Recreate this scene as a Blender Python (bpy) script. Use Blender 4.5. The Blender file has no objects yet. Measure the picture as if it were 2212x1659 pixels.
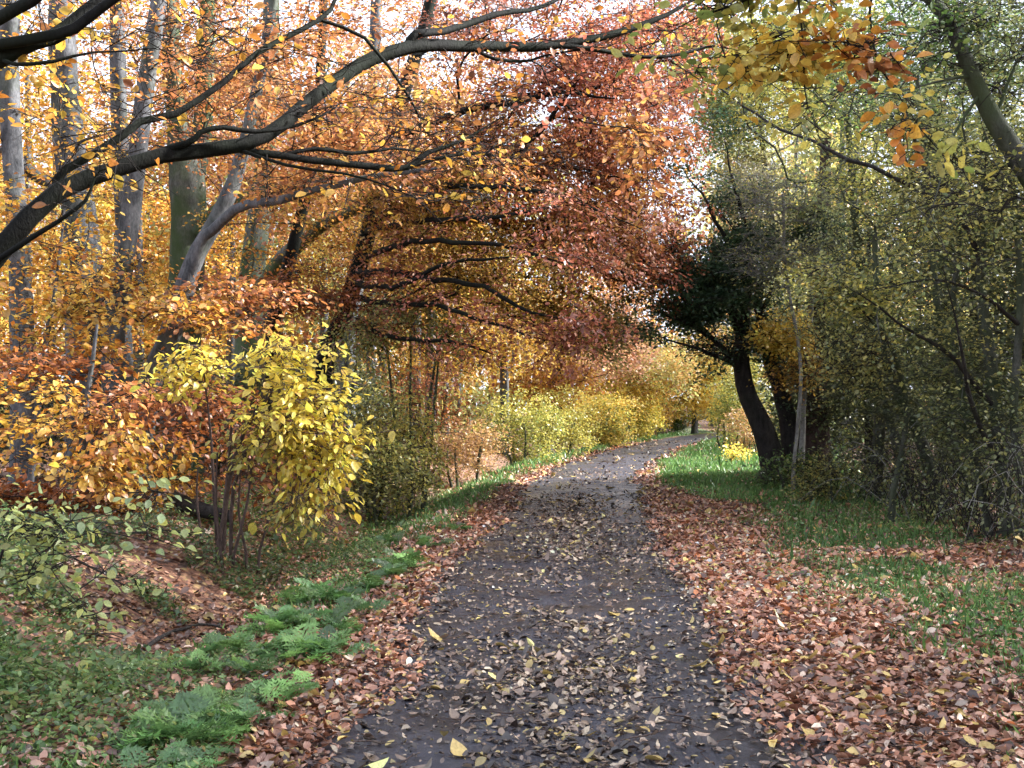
import bpy, math, random
import numpy as np
from mathutils import Vector, Matrix

# ------------------------------------------------------------------ camera, sky, sun, exposure
scene = bpy.context.scene
COL = scene.collection
CAM_H = 1.6
cam_d = bpy.data.cameras.new('camera')
cam = bpy.data.objects.new('camera', cam_d); COL.objects.link(cam)
cam.location = (0, 0, CAM_H); cam.rotation_euler = (math.radians(90), 0, 0)
cam_d.sensor_width = 36.0; cam_d.lens = 40.0; cam_d.shift_y = 0.0183
cam_d.clip_start = 0.05; cam_d.clip_end = 600
scene.camera = cam

SUN_EL, SUN_AZ = 33.0, 82.0          # azimuth measured from +y (view direction) towards +x (right)
world = bpy.data.worlds.new('World'); scene.world = world; world.use_nodes = True
wn = world.node_tree.nodes; wl = world.node_tree.links
bg = wn['Background']
sky = wn.new('ShaderNodeTexSky'); sky.sky_type = 'NISHITA'; sky.sun_disc = False
sky.sun_elevation = math.radians(SUN_EL); sky.sun_rotation = math.radians(SUN_AZ)
sky.air_density = 1.0; sky.dust_density = 3.0; sky.ozone_density = 1.0
cloud = wn.new('ShaderNodeMixRGB'); cloud.inputs[0].default_value = 0.72
cloud.inputs[2].default_value = (8.6, 9.3, 10.9, 1)      # thin white cloud veil, even over the whole sky
wl.new(sky.outputs[0], cloud.inputs[1]); wl.new(cloud.outputs[0], bg.inputs[0])
bg.inputs[1].default_value = 0.050
sun_d = bpy.data.lights.new('sun', 'SUN'); sun_d.energy = 4.6; sun_d.angle = math.radians(5.0)
sun_d.color = (1.0, 0.98, 0.95)
sun = bpy.data.objects.new('sun', sun_d); COL.objects.link(sun)
_e, _a = math.radians(SUN_EL), math.radians(SUN_AZ)
sv = Vector((math.cos(_e) * math.sin(_a), math.cos(_e) * math.cos(_a), math.sin(_e)))
sun.rotation_euler = sv.to_track_quat('Z', 'Y').to_euler(); sun.location = sv * 40
scene.view_settings.view_transform = 'Standard'; scene.view_settings.look = 'None'
scene.view_settings.exposure = 2.35; scene.view_settings.gamma = 1.0
scene.view_settings.use_curve_mapping = False
scene.render.engine = 'CYCLES'
cy = scene.cycles
cy.max_bounces = 5; cy.diffuse_bounces = 4; cy.glossy_bounces = 1; cy.transmission_bounces = 3
cy.transparent_max_bounces = 4; cy.caustics_reflective = False; cy.caustics_refractive = False
cy.use_denoising = True
cy.use_adaptive_sampling = True; cy.adaptive_threshold = 0.03

rng = np.random.default_rng(11)
FPX = 2458.0                                   # focal length in the units used by P()

def P(u, v, d):
    return np.array([(u - 1106.0) / FPX * d, d, CAM_H + (870.0 - v) / FPX * d])

# ------------------------------------------------------------------ terrain functions
_ky = np.array([-20, 0, 5, 8.4, 12, 18, 23, 30, 40, 47, 54, 62, 72, 90, 160.])
_kx = np.array([0.2, 0.2, 0.24, 0.36, 0.58, 1.02, 1.5, 2.6, 4.85, 6.9, 9.4, 13, 18.5, 30, 80.])
_fy = np.arange(-20, 160, 0.5); _fx = np.interp(_fy, _ky, _kx)
_k = np.exp(-np.linspace(-2, 2, 17) ** 2); _k /= _k.sum()
_fx = np.convolve(np.pad(_fx, 8, mode='edge'), _k, mode='valid')
def xc(y): return np.interp(y, _fy, _fx)
def sst(a, b, t):
    t = np.clip((t - a) / (b - a), 0, 1); return t * t * (3 - 2 * t)
_ns = np.random.default_rng(5)
_w = [( _ns.uniform(-1, 1, 2) * f, _ns.uniform(0, 6.28), a) for f, a in
      [(0.5, 1), (0.5, 1), (1.1, .7), (1.1, .7), (2.3, .45), (2.3, .45), (4.7, .28), (5.1, .28), (9.3, .16), (10.1, .16)] for _ in range(2)]
def fbm(x, y, s=1.0):
    r = 0
    for k, p, a in _w: r = r + a * np.sin((k[0] * x + k[1] * y) * s + p)
    return r / 2.2
def ground_h(x, y):
    x = np.asarray(x, float); y = np.asarray(y, float)
    o = x - xc(y); t = -o
    bank = 0.22 + 0.28 * np.exp(-((y - 7) / 3.0) ** 2)
    h = bank * sst(3.0, 4.6, t) - 0.28 * np.exp(-((t - 2.75) / 0.55) ** 2) * sst(5.5, 8.5, y)
    h = h + 0.12 * sst(4.0, 7.0, o) + 0.04 * sst(1.0, 1.7, np.abs(o))
    h = h + 0.035 * fbm(x, y, 1.2) * sst(1.1, 2.2, np.abs(o))
    return h
def gz(x, y): return float(ground_h(x, y))

# ------------------------------------------------------------------ materials
def new_mat(name):
    m = bpy.data.materials.new(name); m.use_nodes = True
    nt = m.node_tree; nt.nodes.clear()
    out = nt.nodes.new('ShaderNodeOutputMaterial')
    return m, nt, out
def N(nt, t, **kw):
    n = nt.nodes.new(t)
    for k, v in kw.items(): setattr(n, k, v)
    return n
def noise(nt, scale, detail=3, rough=.6, co=None):
    n = N(nt, 'ShaderNodeTexNoise'); n.inputs['Scale'].default_value = scale
    n.inputs['Detail'].default_value = detail; n.inputs['Roughness'].default_value = rough
    if co is not None: nt.links.new(co, n.inputs['Vector'])
    return n
def ramp(nt, fac, stops):
    r = N(nt, 'ShaderNodeValToRGB'); e = r.color_ramp.elements
    while len(e) < len(stops): e.new(0.5)
    for el, (p, c) in zip(e, stops):
        el.position = p; el.color = (*c, 1)
    nt.links.new(fac, r.inputs[0]); return r
def mix(nt, a, b, fac, mode='MIX'):
    m = N(nt, 'ShaderNodeMixRGB', blend_type=mode)
    for s, v in ((0, fac), (1, a), (2, b)):
        if hasattr(v, 'is_linked') or hasattr(v, 'links'): nt.links.new(v, m.inputs[s])
        elif isinstance(v, (int, float)): m.inputs[s].default_value = v
        else: m.inputs[s].default_value = (*v, 1)
    return m.outputs[0]

def leaf_material(name, from_object, transl=0.5, gloss=0.05, rough=0.45):
    m, nt, out = new_mat(name); L = nt.links
    if from_object:
        c = N(nt, 'ShaderNodeObjectInfo').outputs['Color']
    else:
        c = N(nt, 'ShaderNodeAttribute', attribute_name='Col').outputs['Color']
    d = N(nt, 'ShaderNodeBsdfDiffuse'); t = N(nt, 'ShaderNodeBsdfTranslucent')
    g = N(nt, 'ShaderNodeBsdfGlossy'); g.inputs['Roughness'].default_value = rough
    tc = N(nt, 'ShaderNodeTexCoord')
    n = noise(nt, 30 if not from_object else 8, 2, .6, tc.outputs['Object'])
    r = ramp(nt, n.outputs[0], [(.3, (.72, .66, .6)), (.62, (1.08, 1.08, 1.08))])
    cc = mix(nt, c, r.outputs[0], 1.0, 'MULTIPLY')
    L.new(cc, d.inputs[0]); L.new(cc, t.inputs[0])
    a = N(nt, 'ShaderNodeMixShader'); a.inputs[0].default_value = transl
    L.new(d.outputs[0], a.inputs[1]); L.new(t.outputs[0], a.inputs[2])
    b = N(nt, 'ShaderNodeMixShader'); b.inputs[0].default_value = gloss
    L.new(a.outputs[0], b.inputs[1]); L.new(g.outputs[0], b.inputs[2])
    L.new(b.outputs[0], out.inputs[0]); return m

def bark_material(name, dark, light, moss, moss_amt, scale=6.0, bump=0.4):
    m, nt, out = new_mat(name); L = nt.links
    tc = N(nt, 'ShaderNodeTexCoord'); mp = N(nt, 'ShaderNodeMapping')
    mp.inputs['Scale'].default_value = (1, 1, .45); L.new(tc.outputs['Object'], mp.inputs[0])
    n1 = noise(nt, scale, 5, .65, mp.outputs[0]); n2 = noise(nt, scale * 7, 3, .6, mp.outputs[0])
    n3 = noise(nt, 1.3, 4, .6, tc.outputs['Object'])
    base = ramp(nt, n1.outputs[0], [(.32, dark), (.66, light)])
    b2 = mix(nt, base.outputs[0], ramp(nt, n2.outputs[0], [(.35, (.6, .6, .6)), (.6, (1.1, 1.1, 1.1))]).outputs[0], .8, 'MULTIPLY')
    mf = ramp(nt, n3.outputs[0], [(max(0, .62 - moss_amt * .5), (0, 0, 0)), (.78 - moss_amt * .4, (1, 1, 1))])
    mm = N(nt, 'ShaderNodeMath', operation='MULTIPLY'); mm.inputs[1].default_value = min(1, moss_amt * 1.6)
    L.new(mf.outputs[0], mm.inputs[0])
    col = mix(nt, b2, moss, mm.outputs[0])
    p = N(nt, 'ShaderNodeBsdfPrincipled'); L.new(col, p.inputs['Base Color'])
    p.inputs['Roughness'].default_value = .8; p.inputs['Specular IOR Level'].default_value = .15
    bm = N(nt, 'ShaderNodeBump'); bm.inputs['Strength'].default_value = bump; bm.inputs['Distance'].default_value = .02
    L.new(n2.outputs[0], bm.inputs['Height']); L.new(bm.outputs[0], p.inputs['Normal'])
    L.new(p.outputs[0], out.inputs[0]); return m

M = {}
M['leaf'] = leaf_material('leaf_foliage', False)
M['leaf_obj'] = leaf_material('leaf_single', True, .5)
M['litter'] = leaf_material('leaf_fallen', False, .12, .08, .5)
M['litter_obj'] = leaf_material('leaf_fallen_single', True, .12, .08, .5)
M['grass'] = leaf_material('grass_blades', False, .35, .04, .4)
M['beech'] = bark_material('beech_bark', (.035, .037, .041), (.135, .137, .145), (.05, .075, .03), .25)
M['beech_moss'] = bark_material('mossy_bark', (.04, .042, .036), (.15, .155, .14), (.045, .075, .022), .5)
M['limb_dark'] = bark_material('silhouette_bark', (.0025, .0025, .0022), (.011, .011, .010), (.006, .011, .004), .4, 9)  # bark blackened beyond its own tone so limbs read as silhouettes
M['twig'] = bark_material('twig_bark', (.014, .012, .011), (.04, .035, .032), (.03, .036, .02), .1, 14, .1)
M['twig_grey'] = bark_material('grey_twig_bark', (.12, .115, .11), (.32, .31, .29), (.10, .11, .07), .25, 14, .1)
M['dark_bark'] = bark_material('dark_rough_bark', (.014, .012, .012), (.048, .042, .04), (.03, .04, .02), .2, 12, .8)
M['red_bark'] = bark_material('brown_bark', (.045, .03, .026), (.11, .075, .065), (.05, .055, .03), .15, 10, .6)
M['hedge_bark'] = bark_material('hedge_bark', (.035, .036, .03), (.11, .11, .095), (.045, .06, .025), .5, 10, .4)

def ground_material():
    m, nt, out = new_mat('woodland_floor'); L = nt.links
    tc = N(nt, 'ShaderNodeTexCoord'); co = tc.outputs['Object']
    lit = N(nt, 'ShaderNodeAttribute', attribute_name='litter').outputs['Fac']
    grs = N(nt, 'ShaderNodeAttribute', attribute_name='grass').outputs['Fac']
    n0 = noise(nt, 3.0, 6, .7, co); n1 = noise(nt, 40, 3, .6, co)
    soil = ramp(nt, n0.outputs[0], [(.3, (.022, .016, .012)), (.7, (.06, .042, .03))])
    vo = N(nt, 'ShaderNodeTexVoronoi'); vo.inputs['Scale'].default_value = 17; vo.inputs['Randomness'].default_value = 1
    wv = N(nt, 'ShaderNodeMixRGB'); wv.inputs[0].default_value = .08
    nz = noise(nt, 9, 2, .5, co); L.new(co, wv.inputs[1]); L.new(nz.outputs['Color'], wv.inputs[2])
    L.new(wv.outputs[0], vo.inputs['Vector'])
    sep = N(nt, 'ShaderNodeSeparateColor'); L.new(vo.outputs['Color'], sep.inputs[0])
    lc = ramp(nt, sep.outputs[0], [(0, (.06, .028, .018)), (.25, (.15, .062, .032)), (.5, (.26, .115, .062)), (.75, (.33, .17, .10)), (.93, (.36, .25, .10))])
    edge = ramp(nt, vo.outputs['Distance'], [(.25, (1, 1, 1)), (.6, (.45, .4, .4))])
    leafc = mix(nt, lc.outputs[0], edge.outputs[0], 1.0, 'MULTIPLY')
    c = mix(nt, soil.outputs[0], leafc, lit)
    gc = ramp(nt, n1.outputs[0], [(.3, (.035, .075, .022)), (.68, (.10, .19, .055))])
    c = mix(nt, c, gc.outputs[0], grs)
    p = N(nt, 'ShaderNodeBsdfPrincipled'); p.inputs['Roughness'].default_value = .8
    L.new(c, p.inputs['Base Color'])
    b = N(nt, 'ShaderNodeBump'); b.inputs['Strength'].default_value = .6; b.inputs['Distance'].default_value = .03
    L.new(vo.outputs['Distance'], b.inputs['Height']); L.new(b.outputs[0], p.inputs['Normal'])
    L.new(p.outputs[0], out.inputs[0]); return m
M['ground'] = ground_material()

def path_material():
    m, nt, out = new_mat('worn_tarmac'); L = nt.links
    tc = N(nt, 'ShaderNodeTexCoord'); co = tc.outputs['Object']
    n0 = noise(nt, 1.4, 5, .65, co); n1 = noise(nt, 70, 4, .7, co); n2 = noise(nt, 14, 4, .7, co)
    a = ramp(nt, n0.outputs[0], [(.32, (.011, .011, .0165)), (.68, (.038, .037, .055))])
    b = mix(nt, a.outputs[0], ramp(nt, n1.outputs[0], [(.35, (.55, .55, .55)), (.68, (1.35, 1.35, 1.35))]).outputs[0], 1.0, 'MULTIPLY')
    f = ramp(nt, n2.outputs[0], [(.58, (0, 0, 0)), (.72, (.7, .7, .7))])
    c = mix(nt, b, (.04, .03, .024), f.outputs[0])
    n3 = noise(nt, 4.5, 5, .75, co); g3 = ramp(nt, n3.outputs[0], [(.55, (0, 0, 0)), (.66, (.6, .6, .6))])
    c = mix(nt, c, (.075, .072, .088), g3.outputs[0])
    vs = N(nt, 'ShaderNodeTexVoronoi'); vs.inputs['Scale'].default_value = 55; nt.links.new(co, vs.inputs['Vector'])
    gr = ramp(nt, vs.outputs['Distance'], [(.12, (.55, .55, .55)), (.2, (0, 0, 0))]); c = mix(nt, c, (.14, .135, .14), gr.outputs[0])
    p = N(nt, 'ShaderNodeBsdfPrincipled'); L.new(c, p.inputs['Base Color'])
    rr = ramp(nt, n0.outputs[0], [(.38, (.28, .28, .28)), (.6, (.62, .62, .62))]); L.new(rr.outputs[0], p.inputs['Roughness'])
    bm = N(nt, 'ShaderNodeBump'); bm.inputs['Strength'].default_value = .7; bm.inputs['Distance'].default_value = .012
    L.new(n1.outputs[0], bm.inputs['Height']); L.new(bm.outputs[0], p.inputs['Normal'])
    L.new(p.outputs[0], out.inputs[0]); return m
M['path'] = path_material()

# ------------------------------------------------------------------ mesh helpers
def mesh_from(name, V, starts, loops, mat, col=None, smooth=False):
    me = bpy.data.meshes.new(name)
    V = np.ascontiguousarray(V, np.float32)
    me.vertices.add(len(V)); me.vertices.foreach_set('co', V.ravel())
    me.loops.add(len(loops)); me.loops.foreach_set('vertex_index', np.asarray(loops, np.int32))
    me.polygons.add(len(starts)); me.polygons.foreach_set('loop_start', np.asarray(starts, np.int32))
    if smooth: me.polygons.foreach_set('use_smooth', np.ones(len(starts), bool))
    me.update(calc_edges=True)
    if col is not None:
        a = me.attributes.new('Col', 'FLOAT_COLOR', 'POINT')
        c4 = np.ones((len(V), 4), np.float32); c4[:, :3] = col
        a.data.foreach_set('color', c4.ravel())
    me.materials.append(mat); return me
def link(name, data, parent=None, loc=None):
    o = bpy.data.objects.new(name, data); COL.objects.link(o)
    if parent is not None: o.parent = parent
    if loc is not None: o.location = loc
    return o
def tag(o, label=None, cat=None, group=None, kind=None):
    if label: o['label'] = label
    if cat: o['category'] = cat
    if group: o['group'] = group
    if kind: o['kind'] = kind
    return o
def unit(v):
    return v / np.maximum(np.linalg.norm(v, axis=-1, keepdims=True), 1e-9)

def tubes(name, chains, mat):
    """chains: list of (points, radii, sides) -> one mesh"""
    Vs, Ls, Ss = [], [], []; vo = 0; lo = 0
    for pts, rad, k in chains:
        pts = np.asarray(pts, float); n = len(pts)
        if n < 2: continue
        t = unit(np.gradient(pts, axis=0)); md = unit((pts[-1] - pts[0])[None])[0]
        ref = np.array([0, 0, 1.]) if abs(md[2]) < .8 else np.array([1., 0, 0])
        a = unit(np.cross(t, ref)); b = np.cross(t, a)
        th = np.arange(k) / k * 2 * np.pi
        ring = pts[:, None] + np.asarray(rad)[:, None, None] * (a[:, None] * np.cos(th)[None, :, None] + b[:, None] * np.sin(th)[None, :, None])
        if k >= 9:
            ph = vo * 1.7
            ring += (0.09 * np.asarray(rad)[:, None] * (np.sin(3 * th[None] + 1.3 * pts[:, 2:3] + ph) + .6 * np.sin(5 * th[None] - 2.7 * pts[:, 2:3] + ph)))[:, :, None] * unit(ring - pts[:, None])
        Vs.append(ring.reshape(-1, 3))
        i = np.arange(n - 1)[:, None] * k + np.arange(k)[None]; j = np.arange(n - 1)[:, None] * k + (np.arange(k)[None] + 1) % k
        q = np.stack([i, j, j + k, i + k], -1).reshape(-1, 4) + vo
        Ls.append(q.ravel()); Ss.append(lo + np.arange(len(q)) * 4)
        lo += q.size; vo += n * k
    return mesh_from(name, np.concatenate(Vs), np.concatenate(Ss), np.concatenate(Ls), mat, smooth=True)

def prisms(name, A, B, R, mat):
    n = len(A); t = unit(B - A); a = unit(np.cross(t, np.array([.3, .2, .93]))); b = np.cross(t, a); vs = []
    for P0, f in ((A, 1.0), (B, .45)):
        for th in (0, 2.094, 4.189): vs.append(P0 + (R * f)[:, None] * (a * math.cos(th) + b * math.sin(th)))
    v = np.stack(vs, 1); f = np.array([[0, 1, 4, 3], [1, 2, 5, 4], [2, 0, 3, 5]])
    idx = (np.arange(n)[:, None, None] * 6 + f[None]).reshape(-1, 4)
    return mesh_from(name, v.reshape(-1, 3), np.arange(len(idx)) * 4, idx.ravel(), mat, smooth=True)

def leaf_mesh(name, pos, ax, nm, L, W, col, mat, detail=1, fold=.25, curl=0.0):
    n = len(pos); ax = unit(ax); sd = unit(np.cross(nm, ax)); nm = np.cross(ax, sd)
    L = np.broadcast_to(np.asarray(L, float), (n,))[:, None]; W = np.broadcast_to(np.asarray(W, float), (n,))[:, None]
    fold = np.broadcast_to(np.asarray(fold, float), (n,))[:, None]; curl = np.broadcast_to(np.asarray(curl, float), (n,))[:, None]
    if detail == 1:
        v = np.stack([pos, pos + ax * L * .5 + sd * W * .5 + nm * W * fold * .5, pos + ax * L + nm * L * curl,
                      pos + ax * L * .5 - sd * W * .5 + nm * W * fold * .5], 1)
        f = np.array([[0, 1, 2], [0, 2, 3]]); kk = 4; fs = 3
    else:
        up = nm * W * fold * .5
        v = np.stack([pos, pos + ax * L * .27 + sd * W * .43 + up, pos + ax * L * .68 + sd * W * .40 + up + nm * L * curl * .4,
                      pos + ax * L + nm * L * curl, pos + ax * L * .68 - sd * W * .40 + up + nm * L * curl * .4, pos + ax * L * .27 - sd * W * .43 + up], 1)
        f = np.array([[0, 1, 2, 3], [0, 3, 4, 5]]); kk = 6; fs = 4
    idx = (np.arange(n)[:, None, None] * kk + f[None]).reshape(-1, fs)
    return mesh_from(name, v.reshape(-1, 3), np.arange(len(idx)) * fs, idx.ravel(), mat, np.repeat(col, kk, 0))

# palettes (weights, linear colours)
PAL = {
 'orange': ([4, 3, 3, 2, 1.5], [(.46, .19, .06), (.38, .14, .05), (.58, .31, .08), (.25, .09, .04), (.54, .29, .14)]),
 'copper': ([4, 3, 2.5, 2.5, 1], [(.38, .125, .07), (.26, .078, .05), (.48, .19, .08), (.52, .24, .17), (.56, .30, .09)]),
 'russet': ([4, 3, 2], [(.30, .10, .03), (.40, .15, .04), (.20, .06, .02)]),
 'gold':   ([4, 3, 3, 2], [(.62, .36, .055), (.66, .45, .08), (.54, .25, .04), (.45, .17, .03)]),
 'yellow': ([4, 3, 1.5, 1], [(.84, .67, .11), (.78, .58, .08), (.66, .56, .12), (.60, .38, .07)]),
 'yellow4': ([4, 3, 3], [(.50, .42, .09), (.40, .36, .08), (.30, .31, .08)]),
 'yellow3': ([4, 3, 2], [(.50, .44, .08), (.42, .30, .06), (.34, .34, .07)]),
 'yellow2': ([4, 3, 1.5], [(.80, .58, .12), (.72, .46, .08), (.74, .62, .18)]),
 'amber':  ([3, 3, 2, 2], [(.50, .30, .05), (.42, .28, .05), (.56, .36, .06), (.34, .16, .04)]),
 'olive': ([4, 3, 3, 1], [(.30, .29, .09), (.39, .37, .11), (.20, .24, .085), (.50, .43, .10)]),
 'olivedark': ([4, 3, 2], [(.13, .165, .065), (.20, .225, .08), (.30, .30, .09)]),
 'yellowgreen': ([4, 3, 2, 2], [(.42, .39, .09), (.32, .34, .08), (.54, .46, .10), (.18, .24, .06)]),
 'green':  ([4, 3, 2], [(.07, .13, .035), (.10, .18, .045), (.16, .22, .05)]),
 'brightgreen':  ([4, 3, 2], [(.16, .26, .09), (.22, .33, .12), (.30, .36, .12)]),
 'weeds':  ([4, 3, 3, 2], [(.10, .19, .055), (.15, .23, .06), (.20, .18, .07), (.06, .12, .045)]),
 'darkweeds': ([4, 3, 2], [(.07, .11, .045), (.10, .14, .05), (.14, .12, .06)]),
 'dark': ([4, 3, 2], [(.045, .06, .028), (.075, .09, .036), (.13, .14, .05)]),  # leaves darkened to stand for the shade inside thickets
 'ivy': ([4, 3, 1], [(.04, .085, .045), (.065, .125, .055), (.13, .20, .10)]),
 'greygreen': ([4, 3, 3, 1.5], [(.30, .33, .15), (.38, .39, .16), (.24, .29, .15), (.48, .45, .12)]),
 'peach2': ([4, 3, 2], [(.34, .30, .14), (.28, .25, .15), (.40, .36, .12)]),
 'pinky': ([4, 3, 2], [(.58, .31, .20), (.50, .25, .13), (.62, .40, .18)]),
 'peach':  ([4, 3, 2], [(.42, .25, .10), (.34, .19, .08), (.46, .30, .10)]),
 'pale':   ([4, 3, 2], [(.44, .50, .19), (.56, .56, .16), (.36, .46, .22)]),
 'pastel': ([3, 3, 2, 2], [(.68, .48, .16), (.66, .38, .15), (.60, .52, .16), (.46, .48, .17)]),  # foliage paled to carry the bright glow of the far bend
}
def pick(pal, n):
    w, c = PAL[pal]; w = np.array(w, float) / sum(w)
    return np.array(c)[rng.choice(len(w), n, p=w)]

# detailed single leaves shared between many objects
def single_leaf_mesh(name, mat, curl, fold, elong):
    ts = [0, .12, .3, .5, .7, .87, 1.0]; ws = [.03, .26, .45, .48, .38, .2, 0.0]
    V, F = [], []
    for t, w in zip(ts, ws):
        zc = curl * (t - .3) ** 2
        V += [(-w * elong, t, zc + fold * w), (0, t, zc), (w * elong, t, zc + fold * w)]
    for i in range(len(ts) - 1):
        a = i * 3; F += [(a, a + 1, a + 4, a + 3), (a + 1, a + 2, a + 5, a + 4)]
    b = len(V); V += [(-.012, -.22, -.02), (.012, -.22, -.02), (.012, .02, 0), (-.012, .02, 0)]; F.append((b, b + 1, b + 2, b + 3))
    me = bpy.data.meshes.new(name); me.from_pydata(V, [], F); me.update()
    me.polygons.foreach_set('use_smooth', np.ones(len(F), bool)); me.materials.append(mat); return me
LEAF1 = [single_leaf_mesh('leaf_shape', M['leaf_obj'], c, f, e) for c, f, e in [(-.3, .2, .62), (.15, .3, .66), (-.5, .1, .58), (.3, .25, .7)]]
LEAF2 = [single_leaf_mesh('fallen_leaf_shape', M['litter_obj'], c, f, e) for c, f, e in [(.5, .3, .66), (-.55, -.2, .62), (.9, .2, .7), (.1, .45, .6), (-.9, .1, .64), (.25, -.35, .72)]]
def leaf_objects(name, parent, origin, pos, ax, nm, L, col, shapes):
    ax = unit(ax); sd = unit(np.cross(ax, nm)); nz = np.cross(sd, ax)
    for i in range(len(pos)):
        o = bpy.data.objects.new(name, shapes[i % len(shapes)]); COL.objects.link(o); o.parent = parent
        p = pos[i] - origin; l = float(L[i])
        o.matrix_local = Matrix(((sd[i, 0] * l, ax[i, 0] * l, nz[i, 0] * l, p[0]), (sd[i, 1] * l, ax[i, 1] * l, nz[i, 1] * l, p[1]),
                                 (sd[i, 2] * l, ax[i, 2] * l, nz[i, 2] * l, p[2]), (0, 0, 0, 1)))
        o.color = (*[float(c) for c in col[i]], 1)
def view_uv(p):
    d = np.maximum(p[:, 1], .1)
    return 1106 + p[:, 0] / d * FPX, 870 - (p[:, 2] - CAM_H) / d * FPX, d

# ------------------------------------------------------------------ tree growth
def smooth_line(pts, rad, step=.3, wob=.0):
    pts = np.asarray(pts, float); rad = np.asarray(rad, float)
    if len(pts) == 2:
        n = max(2, int(np.linalg.norm(pts[1] - pts[0]) / step)); t = np.linspace(0, 1, n + 1)[:, None]
        Q = pts[0] * (1 - t) + pts[1] * t; R = rad[0] * (1 - t[:, 0]) + rad[1] * t[:, 0]
    else:
        p = np.vstack([2 * pts[0] - pts[1], pts, 2 * pts[-1] - pts[-2]]); Q = []; R = []
        for i in range(1, len(p) - 2):
            n = max(2, int(np.linalg.norm(p[i + 1] - p[i]) / step)); t = (np.arange(n) / n)[:, None]
            a, b, c, d = p[i - 1], p[i], p[i + 1], p[i + 2]
            Q.append(.5 * (2 * b + (c - a) * t + (2 * a - 5 * b + 4 * c - d) * t ** 2 + (3 * b - a - 3 * c + d) * t ** 3))
            R.append(rad[i - 1] * (1 - t[:, 0]) + rad[i] * t[:, 0])
        Q = np.vstack(Q + [pts[-1:]]); R = np.concatenate(R + [rad[-1:]])
    if wob:
        w = rng.normal(0, wob, Q.shape); w[0] = 0; Q = Q + np.vstack([w[:1], (w[1:] + w[:-1]) / 2])
    return Q, R

class Skel:
    def __init__(s, cap=60000):
        s.p = np.zeros((cap, 3)); s.par = np.full(cap, -1); s.pl = np.zeros(cap); s.fix = np.full(cap, np.nan); s.ok = np.zeros(cap, bool); s.n = 0
    def add(s, q, par, fix=np.nan, ok=True):
        i = s.n; s.p[i] = q; s.par[i] = par; s.fix[i] = fix; s.ok[i] = ok
        if par >= 0: s.pl[i] = s.pl[par] + np.linalg.norm(q - s.p[par])
        s.n += 1; return i
    def line(s, Q, R, parent=-1, zmin=-9):
        ids = []
        for q, r in zip(Q, R):
            parent = s.add(q, parent, r, q[2] > zmin); ids.append(parent)
        return ids
    def nearest(s, q):
        return int(np.argmin(np.linalg.norm(s.p[:s.n] - q, axis=1)))
    def grow(s, A, alpha=.35, step=.4, wob=.05, arch=.12):
        if not s.ok[:s.n].any(): s.ok[s.n // 2:s.n] = True
        d0 = np.array([np.min(np.linalg.norm(s.p[:s.n][s.ok[:s.n]] - a, axis=1)) for a in A])
        ends = []
        for a in A[np.argsort(d0)]:
            d = np.linalg.norm(s.p[:s.n] - a, axis=1)
            cost = d + alpha * s.pl[:s.n] + np.where(s.ok[:s.n], 0, 1e6) + .25 * np.maximum(0, s.p[:s.n, 2] - a[2])
            j = int(np.argmin(cost)); dist = d[j]; p0 = s.p[j]
            par = s.par[j]
            dirp = unit((p0 - s.p[par])[None])[0] if par >= 0 else np.array([0, 0, 1.])
            n = max(2, int(dist / step)); c1 = p0 + dirp * dist * .3 + np.array([0, 0, arch * dist])
            prev = j
            for k in range(1, n + 1):
                t = k / n
                q = (1 - t) ** 2 * p0 + 2 * t * (1 - t) * c1 + t * t * a
                if k < n: q = q + rng.normal(0, wob * min(1, dist), 3)
                prev = s.add(q, prev)
            ends.append((prev, unit((s.p[prev] - s.p[s.par[prev]])[None])[0]))
        return ends
    def chains(s, r_tip=.004, expo=2.3, rmax=.12):
        n = s.n; area = np.zeros(n); kids = [[] for _ in range(n)]
        for i in range(n - 1, -1, -1):
            if area[i] == 0: area[i] = r_tip ** expo
            p = s.par[i]
            if p >= 0: area[p] += area[i]; kids[p].append(i)
        r = np.minimum(area ** (1 / expo), rmax); fx = ~np.isnan(s.fix[:n]); r[fx] = s.fix[:n][fx]
        for i in range(n):
            p = s.par[i]
            if p >= 0 and not fx[i]: r[i] = min(r[i], .8 * r[p] if fx[p] else r[p])
        out = []
        starts = [i for i in range(n) if not fx[i] and (s.par[i] < 0 or fx[s.par[i]])]
        while starts:
            i = starts.pop(); c = [s.par[i], i] if s.par[i] >= 0 else [i]
            while kids[i]:
                ks = [k for k in kids[i] if not fx[k]]
                if not ks: break
                b = max(ks, key=lambda k: area[k]); starts += [k for k in ks if k != b]
                i = b; c.append(i)
            rr = r[c].copy()
            if len(c) > 1: rr[0] = rr[1]
            rr[-1] *= .6
            out.append((s.p[c], rr, 6 if rr[0] > .03 else (4 if rr[0] > .012 else 3)))
        return out

_c3 = np.random.default_rng(9); _c3k = unit(_c3.normal(size=(9, 3))) * _c3.uniform(.7, 2.4, 9)[:, None]; _c3p = _c3.uniform(0, 6.28, 9)
def clump3(p, s):
    return np.sin(p @ _c3k.T * s * 1.5 + _c3p).sum(1) / 2.6
def in_ellipsoid(c, r, n, shell=.0):
    u = unit(rng.normal(size=(n, 3))); q = rng.uniform(shell ** 3, 1, n) ** (1 / 3)
    return np.asarray(c) + u * q[:, None] * np.asarray(r)

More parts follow.
